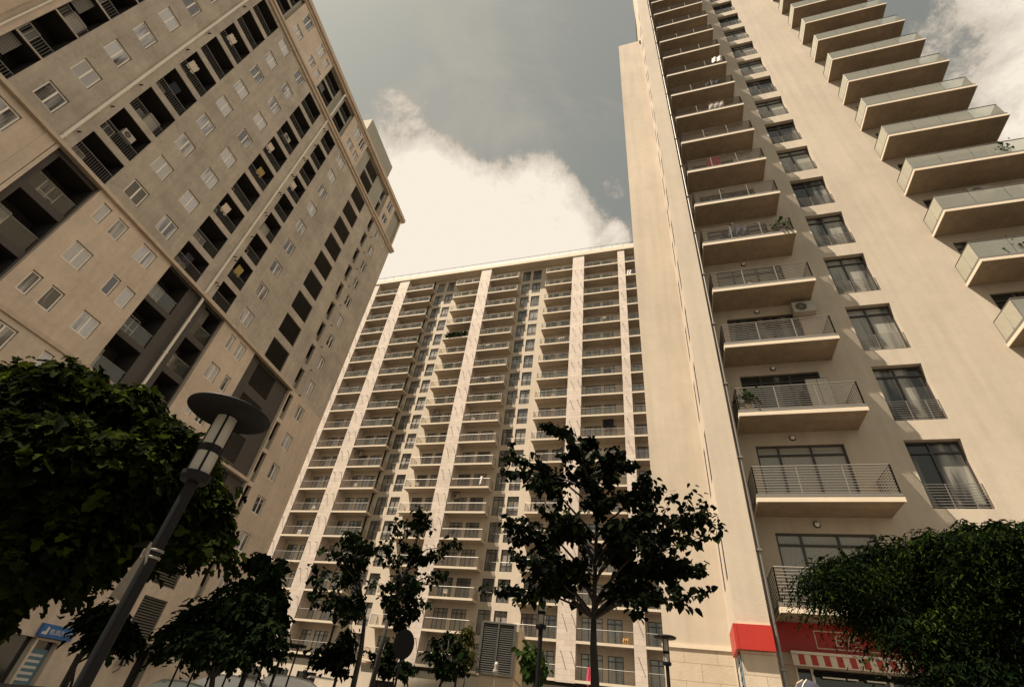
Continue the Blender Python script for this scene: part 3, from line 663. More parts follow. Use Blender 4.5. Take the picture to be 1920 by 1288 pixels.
# rear wing facing the square, lower roof
b = MB().m('wallR'); b.box(-.60, XS + .004, RB, RB + 12, 2.76, 52.6); FR.part('rear_wing', b)
b = MB().m('stoneR'); b.box(-.63, XS + .006, RB - .03, RB + 12, -3, 2.74); b.m('fascia'); b.box(-.66, XS + .007, RB - .06, RB + 12, 2.70, 2.80); FR.part('stone_base', b)
b = MB().m('greyL'); b.box(XS + .1, 17.0, RW + 2.4, RW + 13.9, 3, 67.9); FR.part('rear_body', b)
b = MB().m('trimL'); b.box(XS - .16, XS + .02, RF + 2.45, RF + 2.75, 52.0, 68); FR.part('corner_fin', b)
# drainpipe
b = MB().m('rail'); b.tube([(2.44, RF + .12, -1.5), (2.44, RF + .12, 68)], .055, 8)
for k in range(24): b.box(2.36, 2.52, RF + .04, RF + .2, -1 + k * 3.0, -.95 + k * 3.0)
FR.part('drainpipe', b)
# barred balconies
def r_balcony(x0, x1, h, glassk):
    s_ = MB().m('slabR'); s_.box(x0 + .03, x1 - .03, RF + .03, RW - .004, 0, .24)
    s_.m('fascia'); s_.box(x0, x1, RF, RF + .03, -.012, .13); s_.box(x0, x0 + .03, RF + .03, RW - .005, -.012, .13); s_.box(x1 - .03, x1, RF + .03, RW - .005, -.012, .13)
    s_.m('chan'); s_.box(x0 + .02, x1 - .02, RF + .012, RF + .03, .16, .25); s_.box(x0 + .012, x0 + .03, RF + .03, RW - .005, .16, .25); s_.box(x1 - .03, x1 - .012, RF + .03, RW - .005, .16, .25)
    r_ = MB()
    segs = [((x0 + .05, RF + .06), (x1 - .05, RF + .06)), ((x0 + .05, RF + .06), (x0 + .05, RW - .02)), ((x1 - .05, RF + .06), (x1 - .05, RW - .02))]
    if not glassk:
        for (a, c) in segs:
            n = 11
            r_.m('rail'); L_ = math.hypot(c[0] - a[0], c[1] - a[1])
            for i in range(n): z = .30 + i * (h - .30) / (n - 1); r_.tube([(a[0], a[1], z), (c[0], c[1], z)], .012 if i < n - 1 else .02, 5, False)
            m_ = 3 if L_ > 2 else 1
            for i in range(m_ + 1): t = i / m_; r_.box(a[0] + (c[0] - a[0]) * t - .02, a[0] + (c[0] - a[0]) * t + .02, a[1] + (c[1] - a[1]) * t - .012, a[1] + (c[1] - a[1]) * t + .028, .2, h)
    else:
        for (a, c) in segs:
            L_ = math.hypot(c[0] - a[0], c[1] - a[1]); m_ = 4 if L_ > 2 else 2
            for i in range(m_):
                p = (a[0] + (c[0] - a[0]) * (i / m_), a[1] + (c[1] - a[1]) * (i / m_)); q = (a[0] + (c[0] - a[0]) * ((i + 1) / m_), a[1] + (c[1] - a[1]) * ((i + 1) / m_))
                ux, uy = (q[0] - p[0]) * .006, (q[1] - p[1]) * .006
                r_.m('glassS'); r_.add([(p[0] + ux, p[1] + uy, .27), (q[0] - ux, q[1] - uy, .27), (q[0] - ux, q[1] - uy, h - .02), (p[0] + ux, p[1] + uy, h - .02)], [(0, 1, 2, 3)])
            r_.m('rail'); r_.tube([(a[0], a[1], h), (c[0], c[1], h)], .02, 5); 
            for i in range(m_ + 1): t = i / m_; r_.tube([(a[0] + (c[0] - a[0]) * t, a[1] + (c[1] - a[1]) * t + .02, .2), (a[0] + (c[0] - a[0]) * t, a[1] + (c[1] - a[1]) * t + .02, .40 if 0 < i < m_ else h)], .014, 4, False)
    return s_.mesh('balcony', (x0, RF, 0)), r_.mesh('railing', (x0, RF, 0))
bs, br = r_balcony(2.66, 6.64, 1.19, False); gs, gr = r_balcony(12.2, 17.07, 1.17, True)
ls = MB().m('poleD'); ls.lathe([(.11, 0), (.11, .03), (.09, .05)], 14); ls.m('light'); ls.lathe([(.085, .05), (.07, .09), (.03, .11)], 14); lsm = ls.mesh('soffit_lamp')
df, dpn = dark_window(2.82, 2.28, [.26, .63], .84, 'paneR'); gf, gp = dark_window(3.7, 2.3, [.25, .5, .75], .84, 'paneR'); wf, wp = dark_window(1.6, 2.36, [.45], .83, 'paneR')
wr = MB()
wr.m('rail')
for i in range(9): wr.tube([(0, 0, .08 + i * .092), (1.6, 0, .08 + i * .092)], .011, 4, False)
for x in (.02, .62, 1.2, 1.58): wr.box(x - .012, x + .012, -.01, .02, .02, .83)
wrm = wr.mesh('window_railing')
for k in range(-1, NR):
    z = zr(k)
    a = FR.inst('balcony', bs, 2.66, RF, z); FR.sub('railing', br, a)
    d = FR.sub('door', df, a, (3.2 - 2.66, RW + .06 - RF, .32)); pp = FR.inst('door_pane', dpn, 3.2, RW + .065, z + .321)
    lo = FR.inst('soffit_lamp', lsm, 4.48, RW, z + 2.87); lo.rotation_euler = (R(90), 0, 0)
    if k >= 0 or True:
        a = FR.inst('balcony', gs, 12.2, RF, z); FR.sub('railing', gr, a)
        d = FR.sub('door', gf, a, (.5, RW + .06 - RF, .3)); FR.inst('door_pane', gp, 12.7, RW + .065, z + .301)
    a = FR.inst('window', wf, 7.8, RW + .20, z + .30); FR.sub('pane', wp, a); FR.sub('window_railing', wrm, a, (0, -.13, 0))
# shop at the foot
b = MB().m('stoneR')
b.box(XS, 2.33, RF, RF + .15, -3, 2.38); wall(b, RW - .02, 2.33, 17.1, -3, 2.62, [(2.95, 16, -3, 2.28, .3)], key='stoneR', rkey='stoneR')
FR.part('ground_storey', b)
b = MB().m('red'); b.box(XS - .02, 2.33, RF - .14, RF - .002, 2.39, 2.99); b.box(XS - .10, XS - .001, RF - .14, RF + 1.5, 2.39, 2.99); b.box(2.5, 17.1, RW - .12, RW - .003, 2.62, 3.40)
b.m('cream'); b.box(XS - .02, 2.33, RF - .02, RF - .003, 2.99, 3.05)
for (x0, x1, z0, z1) in ((3.59, 9.0, 2.735, 2.765), (3.59, 9.0, 3.16, 3.19), (3.59, 3.62, 2.765, 3.16)): b.box(x0, x1, RW - .135, RW - .121, z0, z1)
fs_ = FR.part('shop_fascia', b)
letters('shop_lettering', 'EVE', .40, .012, 'cream', fs_, Vector((4.06, RW - .14, 2.825)) - FR.O)
b = MB()
n = 46
for i in range(n):
    x = 2.86 + i * .155; b.m('awnred' if i % 2 else 'awnwhite')
    b.add([(x, RW - .36, 2.54), (x + .155, RW - .36, 2.54), (x + .155, RW - .42, 2.29), (x, RW - .42, 2.29)], [(0, 3, 2, 1)])
b.m('awnwhite'); b.box(2.85, 2.86 + n * .155, RW - .40, RW - .12, 2.545, 2.61); b.box(2.85, 2.86 + n * .155, RW - .437, RW - .40, 2.262, 2.288)
FR.part('awning', b)
b = MB().m('shopdark'); b.box(2.95, 16, RW + .25, RW + .28, -3, 2.28); b.m('frameW')
for x in (2.95, 3.35, 5.2, 7.1, 9.0): b.box(x, x + .07, RW + .18, RW + .25, -3, 2.28)
b.box(2.95, 16, RW + .17, RW + .24, 1.72, 1.80)
for (x0, x1) in ((3.6, 4.15), (4.2, 4.45), (4.65, 5.1)): b.box(x0, x1, RW + .10, RW + .13, 2.08, 2.115)
b.m('poleD'); b.box(3.4, 16, RW + .09, RW + .16, 2.12, 2.2)
FR.part('shop_window', b)
b = MB().m('poster'); b.box(XS - .02, XS - .002, RF + .15, RF + .75, .6, 2.3)
b.m('cloth_d')
for i in range(7): b.tube([(XS - .03, RF + .22 + .05 * (i % 3), .8 + i * .2), (XS - .03, RF + .6 - .06 * (i % 2), .95 + i * .2), (XS - .03, RF + .35, 1.1 + i * .18)], .014, 4)
FR.part('wall_poster', b)

# ---- belongings on balconies
def ac_mesh():
    a = MB().m('acw'); a.box(-.42, .42, -.16, .16, 0, .56); c = MB().m('dark')
    c.add([(-.1 + .22 * math.cos(t * math.pi / 8), -.166, .28 + .22 * math.sin(t * math.pi / 8)) for t in range(16)], [tuple(range(15, -1, -1))])
    c.m('acw')
    for i in range(8): c.tube([(-.1, -.172, .28), (-.1 + .22 * math.cos(i * .785), -.172, .28 + .22 * math.sin(i * .785))], .006, 4, False)
    for r_ in (.08, .15, .21): c.tube([(-.1 + r_ * math.cos(t * .5236), -.174, .28 + r_ * math.sin(t * .5236)) for t in range(13)], .006, 4, False)
    return a.mesh('housing'), c.mesh('fan_grille')
ach, acf = ac_mesh()
def ac(F, x, y, z, label):
    t = thing('air_conditioner', label, 'air conditioner', F.w(x, y, z), F.ang, 'outdoor air conditioner units'); put('housing', ach, t); put('fan_grille', acf, t)
ac(FR, 14.6, RW - .3, 20.75, 'pale air conditioner unit hung under a balcony of the glass-sided stack, upper right')
ac(FC, -40.7, YW - .45, zk(11) + 2.2, 'air conditioner unit high on the wall of a balcony right of the leftmost broad pilaster')
ac(FC, -30.5, YW - .25, zk(9) + 2.25, 'air conditioner unit above the balcony doors left of the second broad pilaster')
ac(FR, 2.95, RW - .6, zr(5) + .30, 'small white air conditioner standing at the pier end of a barred balcony')
# red cloth hanging on a barred balcony
def cloth(F, x, y, z, w, h, key, label, cat='cloth', folds=3):
    b_ = MB().m(key); n_ = 10; vs = []; fs = []
    for j in range(6):
        for i in range(n_ + 1): vs.append((i / n_ * w - w / 2 + .03 * math.sin(j * 1.3), .05 * math.sin(i / n_ * math.pi * 2 * folds + j * .4), -j / 5 * h * (1 + .06 * math.sin(i * 1.1))))
    for j in range(5):
        for i in range(n_): a_ = j * (n_ + 1) + i; fs.append((a_, a_ + 1, a_ + n_ + 2, a_ + n_ + 1))
    b_.add(vs, fs); me = b_.mesh('cloth', smooth=True)
    o_ = put('hanging_cloth', me, None, F.w(x, y, z), F.ang); tag(o_, label, cat); return o_
cloth(FR, 4.3, RW - .55, zr(6) + 2.35, .75, 1.1, 'cloth_red', 'pink red towel hung above a barred balcony of the right tower')
cloth(FR, 6.1, RF - .01, zr(10) + 1.2, .65, .7, 'cloth_w', 'white cloth with red print over the corner of a high balcony', folds=2)
cloth(FC, -8.15, YF + .03, zk(18) + 1.27, .75, 1.35, 'cloth_red', 'pink and white towel over the lowest balcony rail of the centre block')
cloth(FC, -7.85, YF + .0, zk(18) + 1.28, .28, 1.2, 'cloth_w', 'white strip of towel beside the pink one on the lowest centre balcony')
cloth(FC, -5.0, YF + .3, zk(17) + .75, .55, .5, 'cloth_o', 'orange bundle behind the balcony railing of the centre block')
cloth(FC, -2.6, YF + .05, zk(1) + 1.2, .7, .9, 'cloth_w', 'white washing on a high balcony beside the right tower', folds=2)
cloth(FC, -1.9, YF + .05, zk(1) + 1.2, .5, .9, 'cloth_d', 'dark washing on a high balcony beside the right tower', folds=2)
o = cloth(FC, -6.3, YW - .5, zk(10) + 3.0, 1.3, 1.1, 'cloth_d', 'black square box-like sheet hung over a balcony door in the centre block', folds=1)
cloth(FC, -45.5, YF + .5, zk(14) + .95, .6, .55, 'cloth_w', 'white bundle behind a balcony rail near the left edge of the centre block')
cloth(FC, -21.6, YF + .05, zk(12) + 1.5, .35, 1.0, 'cloth_w', 'pale narrow cloth leaning on a balcony rail right of the second broad pilaster', folds=1)

def chair_mesh(key):
    a = MB().m(key); a.box(-.22, .22, -.22, .22, .42, .46); b_ = MB().m(key); b_.box(-.22, .22, .19, .23, .5, .92)
    l_ = MB().m(key); l_.box(-.02, .02, -.02, .02, 0, .42); return a.mesh('seat'), b_.mesh('backrest'), l_.mesh('leg')
CH = chair_mesh('cloth_w'); PLANTS = []
def chair(F, x, y, z, label):
    t = thing('balcony_chair', label, 'chair', F.w(x, y, z), F.ang + .4, 'chairs on balconies'); put('seat', CH[0], t); put('backrest', CH[1], t)
    for a in (-.18, .18):
        for b_ in (-.18, .18): put('leg', CH[2], t, (a, b_, 0))
pm = MB().m('trimL'); pm.lathe([(.12, 0), (.18, .30), (.16, .30)], 12); POT = pm.mesh('pot')
def cabinet(F, x, y, z, w, h, key, label):
    t = thing('storage_cabinet', label, 'cabinet', F.w(x, y, z), F.ang); a = MB().m(key); a.box(0, w, 0, .4, 0, h); put('carcass', a.mesh('carcass'), t)
    a = MB().m('acw'); a.box(.02, w / 2 - .01, -.02, 0, .03, h - .03); put('cabinet_door', a.mesh('cabinet_door'), t); a = MB().m('acw'); a.box(w / 2 + .01, w - .02, -.02, 0, .03, h - .03); put('cabinet_door', a.mesh('cabinet_door'), t)
ORD = ['topmost', 'second', 'third', 'fourth', 'fifth', 'sixth', 'seventh', 'eighth', 'ninth', 'tenth', 'eleventh', 'twelfth', 'thirteenth', 'fourteenth', 'fifteenth', 'sixteenth', 'seventeenth', 'eighteenth', 'nineteenth']
BAYN = dict(A='leftmost recessed balcony column', B='column right of the first broad pilaster', C='column left of the second broad pilaster', D='column right of the second broad pilaster', E='column left of the third broad pilaster', F='recessed column right of the third broad pilaster', G='column beside the right tower')
for nm, k, kind in (('A', 3, 'c'), ('A', 8, 'w'), ('A', 13, 'c'), ('B', 2, 'w'), ('B', 7, 'd'), ('B', 12, 'c'), ('B', 15, 'w'), ('C', 2, 'c'), ('C', 12, 'c'), ('D', 5, 'w'), ('D', 7, 'w'), ('D', 9, 'c'), ('E', 2, 'd'), ('E', 5, 'w'), ('E', 8, 'c'), ('F', 4, 'w'), ('F', 7, 'd'), ('F', 12, 'c'), ('G', 9, 'w'), ('D', 14, 'd'), ('D', 16, 'c'), ('C', 14, 'w')):
    a, b_ = bays[nm][:2]; x = a + (b_ - a) * rnd.uniform(.25, .75); z = zk(k) + .2; where = '%s from the top, %s' % (ORD[k], BAYN[nm])
    if kind == 'c': chair(FC, x, YF + .5, z, 'white chair, ' + where)
    else: cloth(FC, x, YF + .14, z + 1.04, rnd.uniform(.5, 1.1), rnd.uniform(.5, .85), 'cloth_w' if kind == 'w' else 'cloth_d', ('white' if kind == 'w' else 'dark') + ' washing, ' + where, 'washing')
for k, kind in ((1, 'b'), (3, 'c'), (4, 'd'), (6, 'b'), (7, 'c'), (8, 'w'), (9, 'd')):
    z = zr(k) + .26; where = 'on the %s barred balcony up the right tower' % ['lowest fully seen', 'second', 'third', 'fourth', 'fifth', 'sixth', 'seventh', 'eighth', 'ninth', 'tenth'][k]
    if kind == 'b': cabinet(FR, 5.3, RW - .48, z, .8, 1.7, 'cloth_d', 'dark tall cabinet ' + where)
    elif kind == 'c': chair(FR, 4.6, RF + .75, z, 'white chair ' + where)
    else: cloth(FR, 3.6 + k * .2, RF + .2, z + 1.0, .9, .7, 'cloth_w' if kind == 'w' else 'cloth_d', ('white' if kind == 'w' else 'dark') + ' washing ' + where, 'washing')
def plant(F, x, y, z, label, sz=.10):
    t = thing('potted_plant', label, 'plant', F.w(x, y, z), F.ang, 'potted plants on balconies'); put('pot', POT, t); b_ = MB().m('leafG')
    for _ in range(140): leaf(b_, Vector((rnd.gauss(0, .18), rnd.gauss(0, .18), .3 + abs(rnd.gauss(.25, .22)))), sz * 1.3, rnd, 'round')
    put('foliage', b_.mesh('foliage'), t)
PLANTS.extend([(FR, 3.1, RF + .3, zr(1) + .26, 'leafy potted plant at the pier end of a low barred balcony'), (FR, 6.2, RF + .3, zr(4) + .26, 'leafy potted plant at the outer corner of a barred balcony halfway up'),
 (FR, 13.6, RF + .35, zr(3) + .26, 'leafy potted plant on the lowest glass-sided balcony in view'), (FR, 15.9, RF + .35, zr(5) + .26, 'leafy potted plant on a glass-sided balcony against the sky'),
 (FC, -22.0, YF + .4, zk(8) + .2, 'potted plant on a balcony right of the second broad pilaster'), (FC, -14.6, YF + .4, zk(6) + .2, 'potted plant on a balcony left of the third broad pilaster'), (FC, -36.8, YF + .4, zk(4) + .2, 'dark bushy potted plant at the corner of a balcony beside the dark drainpipe')])
ac(FC, -25.0, YW - .25, zk(13) + 2.2, 'air conditioner unit above balcony doors beside the second broad pilaster, low down')
ac(FC, -14.9, YW - .25, zk(10) + 2.25, 'air conditioner unit above balcony doors left of the third broad pilaster')
ac(FL, 19.3, Y0 + .5, F0z + H * 6 + 1.3, 'air conditioner unit inside a high loggia left of the second pale pipe')
ac(FL, 10.9, Y0 + .5, F0z + H * 1 + 1.3, 'air conditioner unit inside a low loggia right of the first pale pipe')
ac(FR, 6.2, RW - .25, zr(2) + 2.3, 'air conditioner unit on the wall over a low barred balcony')
for i, (x, k, kind) in enumerate(((10.2, 4, 'w'), (10.9, 2, 'c'), (10.5, 3, 'r'), (18.9, 2, 'w'), (19.3, 4, 'o'), (18.6, 5, 'w'), (22.8, 3, 'c'), (22.7, 5, 'w'), (23.0, 1, 'o'), (4.6, 2, 'c'), (19.0, 0, 'd'), (10.4, 6, 'w'))):
    z = F0z + H * k; col_ = 'column just left of the first pale pipe' if x < 6 else 'column right of the first pale pipe' if x < 12 else 'column left of the second pale pipe' if x < 21 else 'column right of the second pale pipe'
    where = 'in loggia %s above the cornice, %s' % (['zero', 'one', 'two', 'three', 'four', 'five', 'six', 'seven'][k + 1], col_)
    if kind == 'c': cabinet(FL, x, Y0 + .9, z + .02, .9, 1.9, 'acw', 'pale cabinet ' + where)
    else: cloth(FL, x, Y0 + .35, z + 2.05, .7, 1.0, {'w': 'awnwhite', 'r': 'cloth_d', 'o': 'cloth_y', 'd': 'cloth_d'}[kind], {'w': 'pale', 'r': 'dark', 'o': 'yellowish', 'd': 'dark'}[kind] + ' washing ' + where, 'washing')

# ---------------------------------------------------------------- foliage
LEAF = {
 'maple': ([(0, 0), (.32, .02), (.5, .3), (.28, .42), (.30, .75), (.0, 1.0), (-.30, .75), (-.28, .42), (-.5, .3), (-.32, .02)],),
 'round': ([(0, 0), (.28, .1), (.42, .4), (.3, .72), (0, 1.0), (-.3, .72), (-.42, .4), (-.28, .1)],),
 'long': ([(0, 0), (.16, .3), (.12, .7), (0, 1), (-.12, .7), (-.16, .3)],)}
def leaf(mb, p, size, rng, kind, droop=.3, az=None):
    size *= rng.choice((.7, .9, 1, 1.15, 1.4))
    sh = LEAF[kind][0]
    a = rng.uniform(0, 2 * math.pi) if az is None else az + rng.gauss(0, .7)
    d = Vector((math.cos(a), math.sin(a), rng.uniform(-1.0, .35) - droop)).normalized()
    s_ = d.cross(Vector((0, 0, 1))).normalized(); nn = s_.cross(d)
    s_ = (s_ + nn * rng.uniform(-.7, .7)).normalized(); nn = s_.cross(d).normalized()
    sz = size * rng.uniform(.6, 1.25); n = len(sh); h = n // 2
    vs = [p + (s_ * x + d * y + nn * (abs(x) * .35 - y * y * .22)) * sz for x, y in sh]
    b = len(mb.v); mb.v.extend([tuple(v) for v in vs])
    mb.f.append(tuple(b + i for i in range(0, h + 1))); mb.f.append((b,) + tuple(b + i for i in range(h, n))); mb.mi += [mb.cur, mb.cur]
def branch_path(a, b, rng, sag=.12, n=5, wig=.06):
    L_ = (b - a).length; out = []
    for i in range(n + 1):
        t = i / n; p = a.lerp(b, t) + Vector((rng.gauss(0, wig), rng.gauss(0, wig), rng.gauss(0, wig * .6))) * L_ * (0 if i in (0, n) else .5)
        p.z += sag * L_ * math.sin(t * math.pi) ; out.append(p)
    return out
def tree(name, label, trunk, tips, leafkind, leafkey, size, per, rng, r0=.09, twigs=3, spread=.28, group=None, stubs=None, start=.35, cat='tree'):
    """trunk: list of points from the ground to the fork; tips: points reached by limbs"""
    base = trunk[0]
    t = thing(name, label, cat, base, 0, group)
    tm = MB().m('bark'); n = len(trunk)
    tm.tube([Vector(p) - base for p in trunk], [r0 * (1 - .5 * i / (n - 1)) for i in range(n)], 9)
    fork = trunk[-1]; cm_ = MB().m(leafkey)
    hi = max(tips, key=lambda q: q.z); mid_ = sum(tips, Vector()) / len(tips); leader = [Vector(fork), Vector(fork).lerp(Vector((mid_.x, mid_.y, hi.z)), .5), Vector((mid_.x * .5 + hi.x * .5, mid_.y * .5 + hi.y * .5, hi.z - .1))]
    tm.tube([p - base for p in leader], [r0 * .5, r0 * .34, r0 * .08], 7)
    for tip in tips:
        zt_ = tip.z - .42 * math.hypot(tip.x - fork.x, tip.y - fork.y) - rng.uniform(0, .25); st = Vector(leader[0])
        for i_ in range(len(leader) - 1):
            a_, b_ = Vector(leader[i_]), Vector(leader[i_ + 1])
            if zt_ > a_.z: st = a_.lerp(b_, min(1, (zt_ - a_.z) / max(b_.z - a_.z, .01)))
        path = branch_path(Vector(st), tip, rng)
        rr = r0 * .30
        tm.tube([p - base for p in path], [rr * (1 - .82 * i / (len(path) - 1)) for i in range(len(path))], 5, False)
        L_ = (tip - Vector(st)).length
        ends = [(path, per)]
        for q in range(twigs):
            f_ = rng.uniform(start, .95); i0 = min(int(f_ * (len(path) - 1)), len(path) - 2); p0 = path[i0].lerp(path[i0 + 1], f_ * (len(path) - 1) - i0)
            dirv = (tip - Vector(st)).normalized() * .6 + Vector((rng.gauss(0, .7), rng.gauss(0, .7), rng.gauss(-.05, .3)))
            e = p0 + dirv.normalized() * L_ * spread * rng.uniform(.6, 1.3)
            tp_ = branch_path(p0, e, rng, -.04, 3); tm.tube([p - base for p in tp_], [rr * .35, rr * .25, rr * .15, rr * .06], 4, False); ends.append((tp_, int(per * .6)))
        for pth, cnt in ends:
            for _ in range(cnt):
                u = rng.uniform(start if pth is path else 0.1, 1.02) * (len(pth) - 1); i0 = min(int(u), len(pth) - 2); p = pth[i0].lerp(pth[i0 + 1], u - i0)
                p = p + Vector((rng.gauss(0, size * .55), rng.gauss(0, size * .55), rng.gauss(0, size * .45))); leaf(cm_, p - base, size, rng, leafkind)
    put('trunk', tm.mesh('trunk', smooth=True), t); put('crown', cm_.mesh('crown'), t)
    return t
def G(p): return Vector((p.x, p.y, slope(p.y) - .1))
def dense(name, label, base, centre, blobs, n, size, leafkind, leafkey, rng, r0=.14, group=None, hollow=.45, frond=False):
    """blobs: (centre point, radius vector); leaf sprays fill each blob, thicker towards its skin"""
    t = thing(name, label, 'tree', base, 0, group); tm = MB().m('bark')
    tr = branch_path(base, centre, rng, 0, 6, .03); tm.tube([p - base for p in tr], [r0 * (1 - .1 * i) for i in range(7)], 9)
    cm_ = MB().m(leafkey); tot = sum(r.x * r.y + r.y * r.z + r.x * r.z for _, r in blobs)
    for c_, r_ in blobs:
        path = branch_path(tr[-2], c_, rng, .05, 4); tm.tube([p - base for p in path], [r0 * .45 * (1 - .2 * i) for i in range(5)], 5, False)
        k = int(n * (r_.x * r_.y + r_.y * r_.z + r_.x * r_.z) / tot / 8)
        for _ in range(k):
            d = Vector((rng.gauss(0, 1), rng.gauss(0, 1), rng.gauss(0, 1))).normalized(); rad = hollow + (1.05 - hollow) * rng.random() ** .6
            rad *= 1 + .27 * math.sin(d.x * 7 + c_.x * 5) * math.sin(d.y * 6 + c_.z * 4) + .14 * math.sin(d.z * 9 + d.x * 5)
            if rng.random() < .22: rad *= rng.uniform(1.04, 1.26)
            p = c_ + Vector((d.x * r_.x, d.y * r_.y, d.z * r_.z)) * rad
            az = math.atan2(d.y, d.x)
            ax = Vector((math.cos(az), math.sin(az), rng.uniform(-.5, .3)))
            sd = ax.cross(Vector((0, 0, 1))).normalized(); ln = rng.uniform(.7, 1.5)
            if frond:
                for j in range(13):
                    q = p + ax * (j * size * .42 * ln) + Vector((0, 0, -.0016 * j * j)) + sd * ((j % 2) * 2 - 1) * size * .12
                    leaf(cm_, q - base, size * (1.1 - j * .045), rng, leafkind, .15, az + ((j % 2) * 2 - 1) * 1.0)
                continue
            for j in range(8): leaf(cm_, p + ax * (j * size * .42) + Vector((0, 0, -.012 * j * j * size * 3)) + Vector((rng.gauss(0, size * .24), rng.gauss(0, size * .24), rng.gauss(0, size * .16))) - base, size, rng, leafkind, .25, az)
    put('trunk', tm.mesh('trunk', smooth=True), t); put('crown', cm_.mesh('crown'), t); return t
def pxblobs(spec, dist, rng, depth=1.0, jit=.5):
    out = []
    for (x, y, r) in spec:
        dd = dist + rng.uniform(-jit, jit); c_ = at(x, y, dd); e = at(x + r, y, dd); rr = (e - c_).length
        # nearer the top of the picture a pixel radius maps to a flatter circle: keep it round in space
        rr *= rng.uniform(.80, 1.0); out.append((c_, Vector((rr, rr * depth, rr * .88))))
    return out
rg = random.Random(11)
for a_ in PLANTS: plant(*a_)
# big maple at the left
T1 = [(60, 765, 76), (150, 748, 72), (235, 795, 66), (318, 832, 50), (20, 850, 90), (120, 850, 95), (225, 890, 84), (312, 920, 62), (372, 968, 40), (50, 950, 92), (160, 965, 84), (262, 985, 52), (0, 1030, 80), (80, 1035, 58),
      (-60, 800, 110), (-70, 950, 120), (-60, 1070, 90), (318, 995, 36), (150, 1022, 38), (50, 728, 52), (140, 715, 40), (250, 752, 36), (385, 912, 28), (10, 742, 50), (350, 862, 32), (392, 1010, 22), (215, 1010, 46)]
D1 = 7.2
dense('maple_tree', 'large dark maple with a dense crown behind the near lamp post', G(at(-60, 1250, D1)), at(-10, 1000, D1), pxblobs(T1, D1, rg, 1.0, .9), 62000, .10, 'maple', 'leafD', rg, .16)
# big tree at the right
T6 = [(1850, 1020, 62), (1760, 1030, 55), (1900, 1050, 80), (1680, 1060, 58), (1600, 1075, 50), (1570, 1090, 40), (1790, 1100, 80), (1700, 1130, 75), (1655, 1122, 40), (1880, 1150, 90), (1765, 1180, 60), (1830, 1220, 70), (1720, 1175, 36), (1960, 1100, 100), (1940, 1230, 80), (1590, 1108, 28), (1835, 1268, 60), (1890, 1290, 60), (1980, 1000, 60)]
D6 = 8.2
dense('ash_tree', 'dark feathery green tree with a spreading crown in front of the red shop fascia', G(at(1960, 1330, D6)), at(1860, 1190, D6), pxblobs(T6, D6, rg, .9, .8), 62000, .085, 'long', 'leafR', rg, .14, frond=True)
# open linden in the middle
D5 = 9.2; fk = at(1113, 1160, D5)
tr5 = [G(at(1114, 1330, D5)), at(1116, 1288, D5), at(1113, 1210, D5), fk]
tips5 = [(940, 862), (958, 882), (1030, 800), (1068, 815), (1105, 835), (985, 905), (955, 985), (975, 1015), (960, 1040), (1000, 1060), (955, 1110), (990, 1085), (1040, 900), (1060, 960), (1090, 880), (1165, 845), (1195, 870), (1240, 912),
         (1150, 900), (1200, 935), (1228, 960), (1330, 955), (1345, 978), (1290, 985), (1310, 1020), (1265, 1045), (1245, 1010), (1320, 1066), (1280, 1060), (1225, 1060), (1170, 980), (1130, 940), (1285, 1132), (1240, 1110), (1200, 1090), (1040, 1010), (1030, 1050), (1080, 1000), (1120, 1040), (1170, 1040), (1060, 1060), (1110, 900), (1010, 950), (1195, 1000)]
tree('linden_tree', 'open-branched tree with hanging round leaves, dark against the centre block', tr5, [at(x, y, D5 + rg.uniform(-1.3, 1.3)) for x, y in tips5], 'round', 'leafL', .100, 58, rg, .085, 5, .27, start=.40)
# group of plaza trees
D4 = 15.0
def ptree(base_px, fork_px, tips, dist, label, per=40, size=.15, kind='round', key='leafM', r0=.08, twigs=4, spread=.25, name='plaza_tree', group='young trees on the square'):
    f_ = at(*fork_px, dist); tr = [G(at(*base_px, dist)), at(*base_px, dist).lerp(f_, .5), f_]
    tree(name, label, tr, [at(x, y, dist + rg.uniform(-1, 1) * dist * .09) for x, y in tips], kind, key, size, per, rg, r0, twigs, spread, group, start=.2)
ptree((695, 1288), (728, 1160), [(790, 950), (800, 975), (760, 985), (855, 1020), (830, 1035), (840, 1075), (820, 1095), (735, 985), (725, 1020), (780, 1030), (700, 1040), (760, 1080), (800, 1130), (775, 1120), (740, 1100), (700, 1090), (830, 1045), (780, 1090), (745, 1130), (760, 1180), (790, 1150)], 15, 'tall young tree with tiered leafy branches standing behind the round road sign', 22, .13)
ptree((668, 1288), (684, 1160), [(640, 1010), (660, 1000), (620, 1030), (600, 1110), (570, 1118), (600, 1070), (640, 1060), (680, 1050), (630, 1130), (600, 1135), (660, 1110), (690, 1030), (640, 1160), (670, 1010)], 14, 'young dark tree left of the tiered one, in front of the second balcony column', 22, .13)
ptree((625, 1288), (640, 1240), [(600, 1215), (640, 1195), (615, 1235), (590, 1225), (655, 1205), (640, 1265), (610, 1255), (660, 1240), (650, 1190), (578, 1250)], 16, 'small round-topped tree low in front of the centre block', 28, .13, r0=.05)
ptree((735, 1300), (738, 1270), [(720, 1215), (750, 1220), (700, 1240), (760, 1245), (735, 1205), (715, 1260), (750, 1270), (690, 1225)], 18, 'bushy low tree under the round road sign', 28, .14, r0=.05)
ptree((820, 1300), (830, 1270), [(810, 1200), (840, 1190), (860, 1210), (800, 1225), (870, 1235), (830, 1230), (850, 1260), (880, 1255), (825, 1255)], 20, 'dark small-leaved tree left of the louvred ventilation box', 26, .15, r0=.06)
ptree((868, 1300), (872, 1262), [(865, 1190), (880, 1200), (872, 1215), (860, 1225), (885, 1225), (878, 1180)], 21, 'thin yellowish willow beside the louvred ventilation box', 50, .17, 'long', 'leafY', .03)
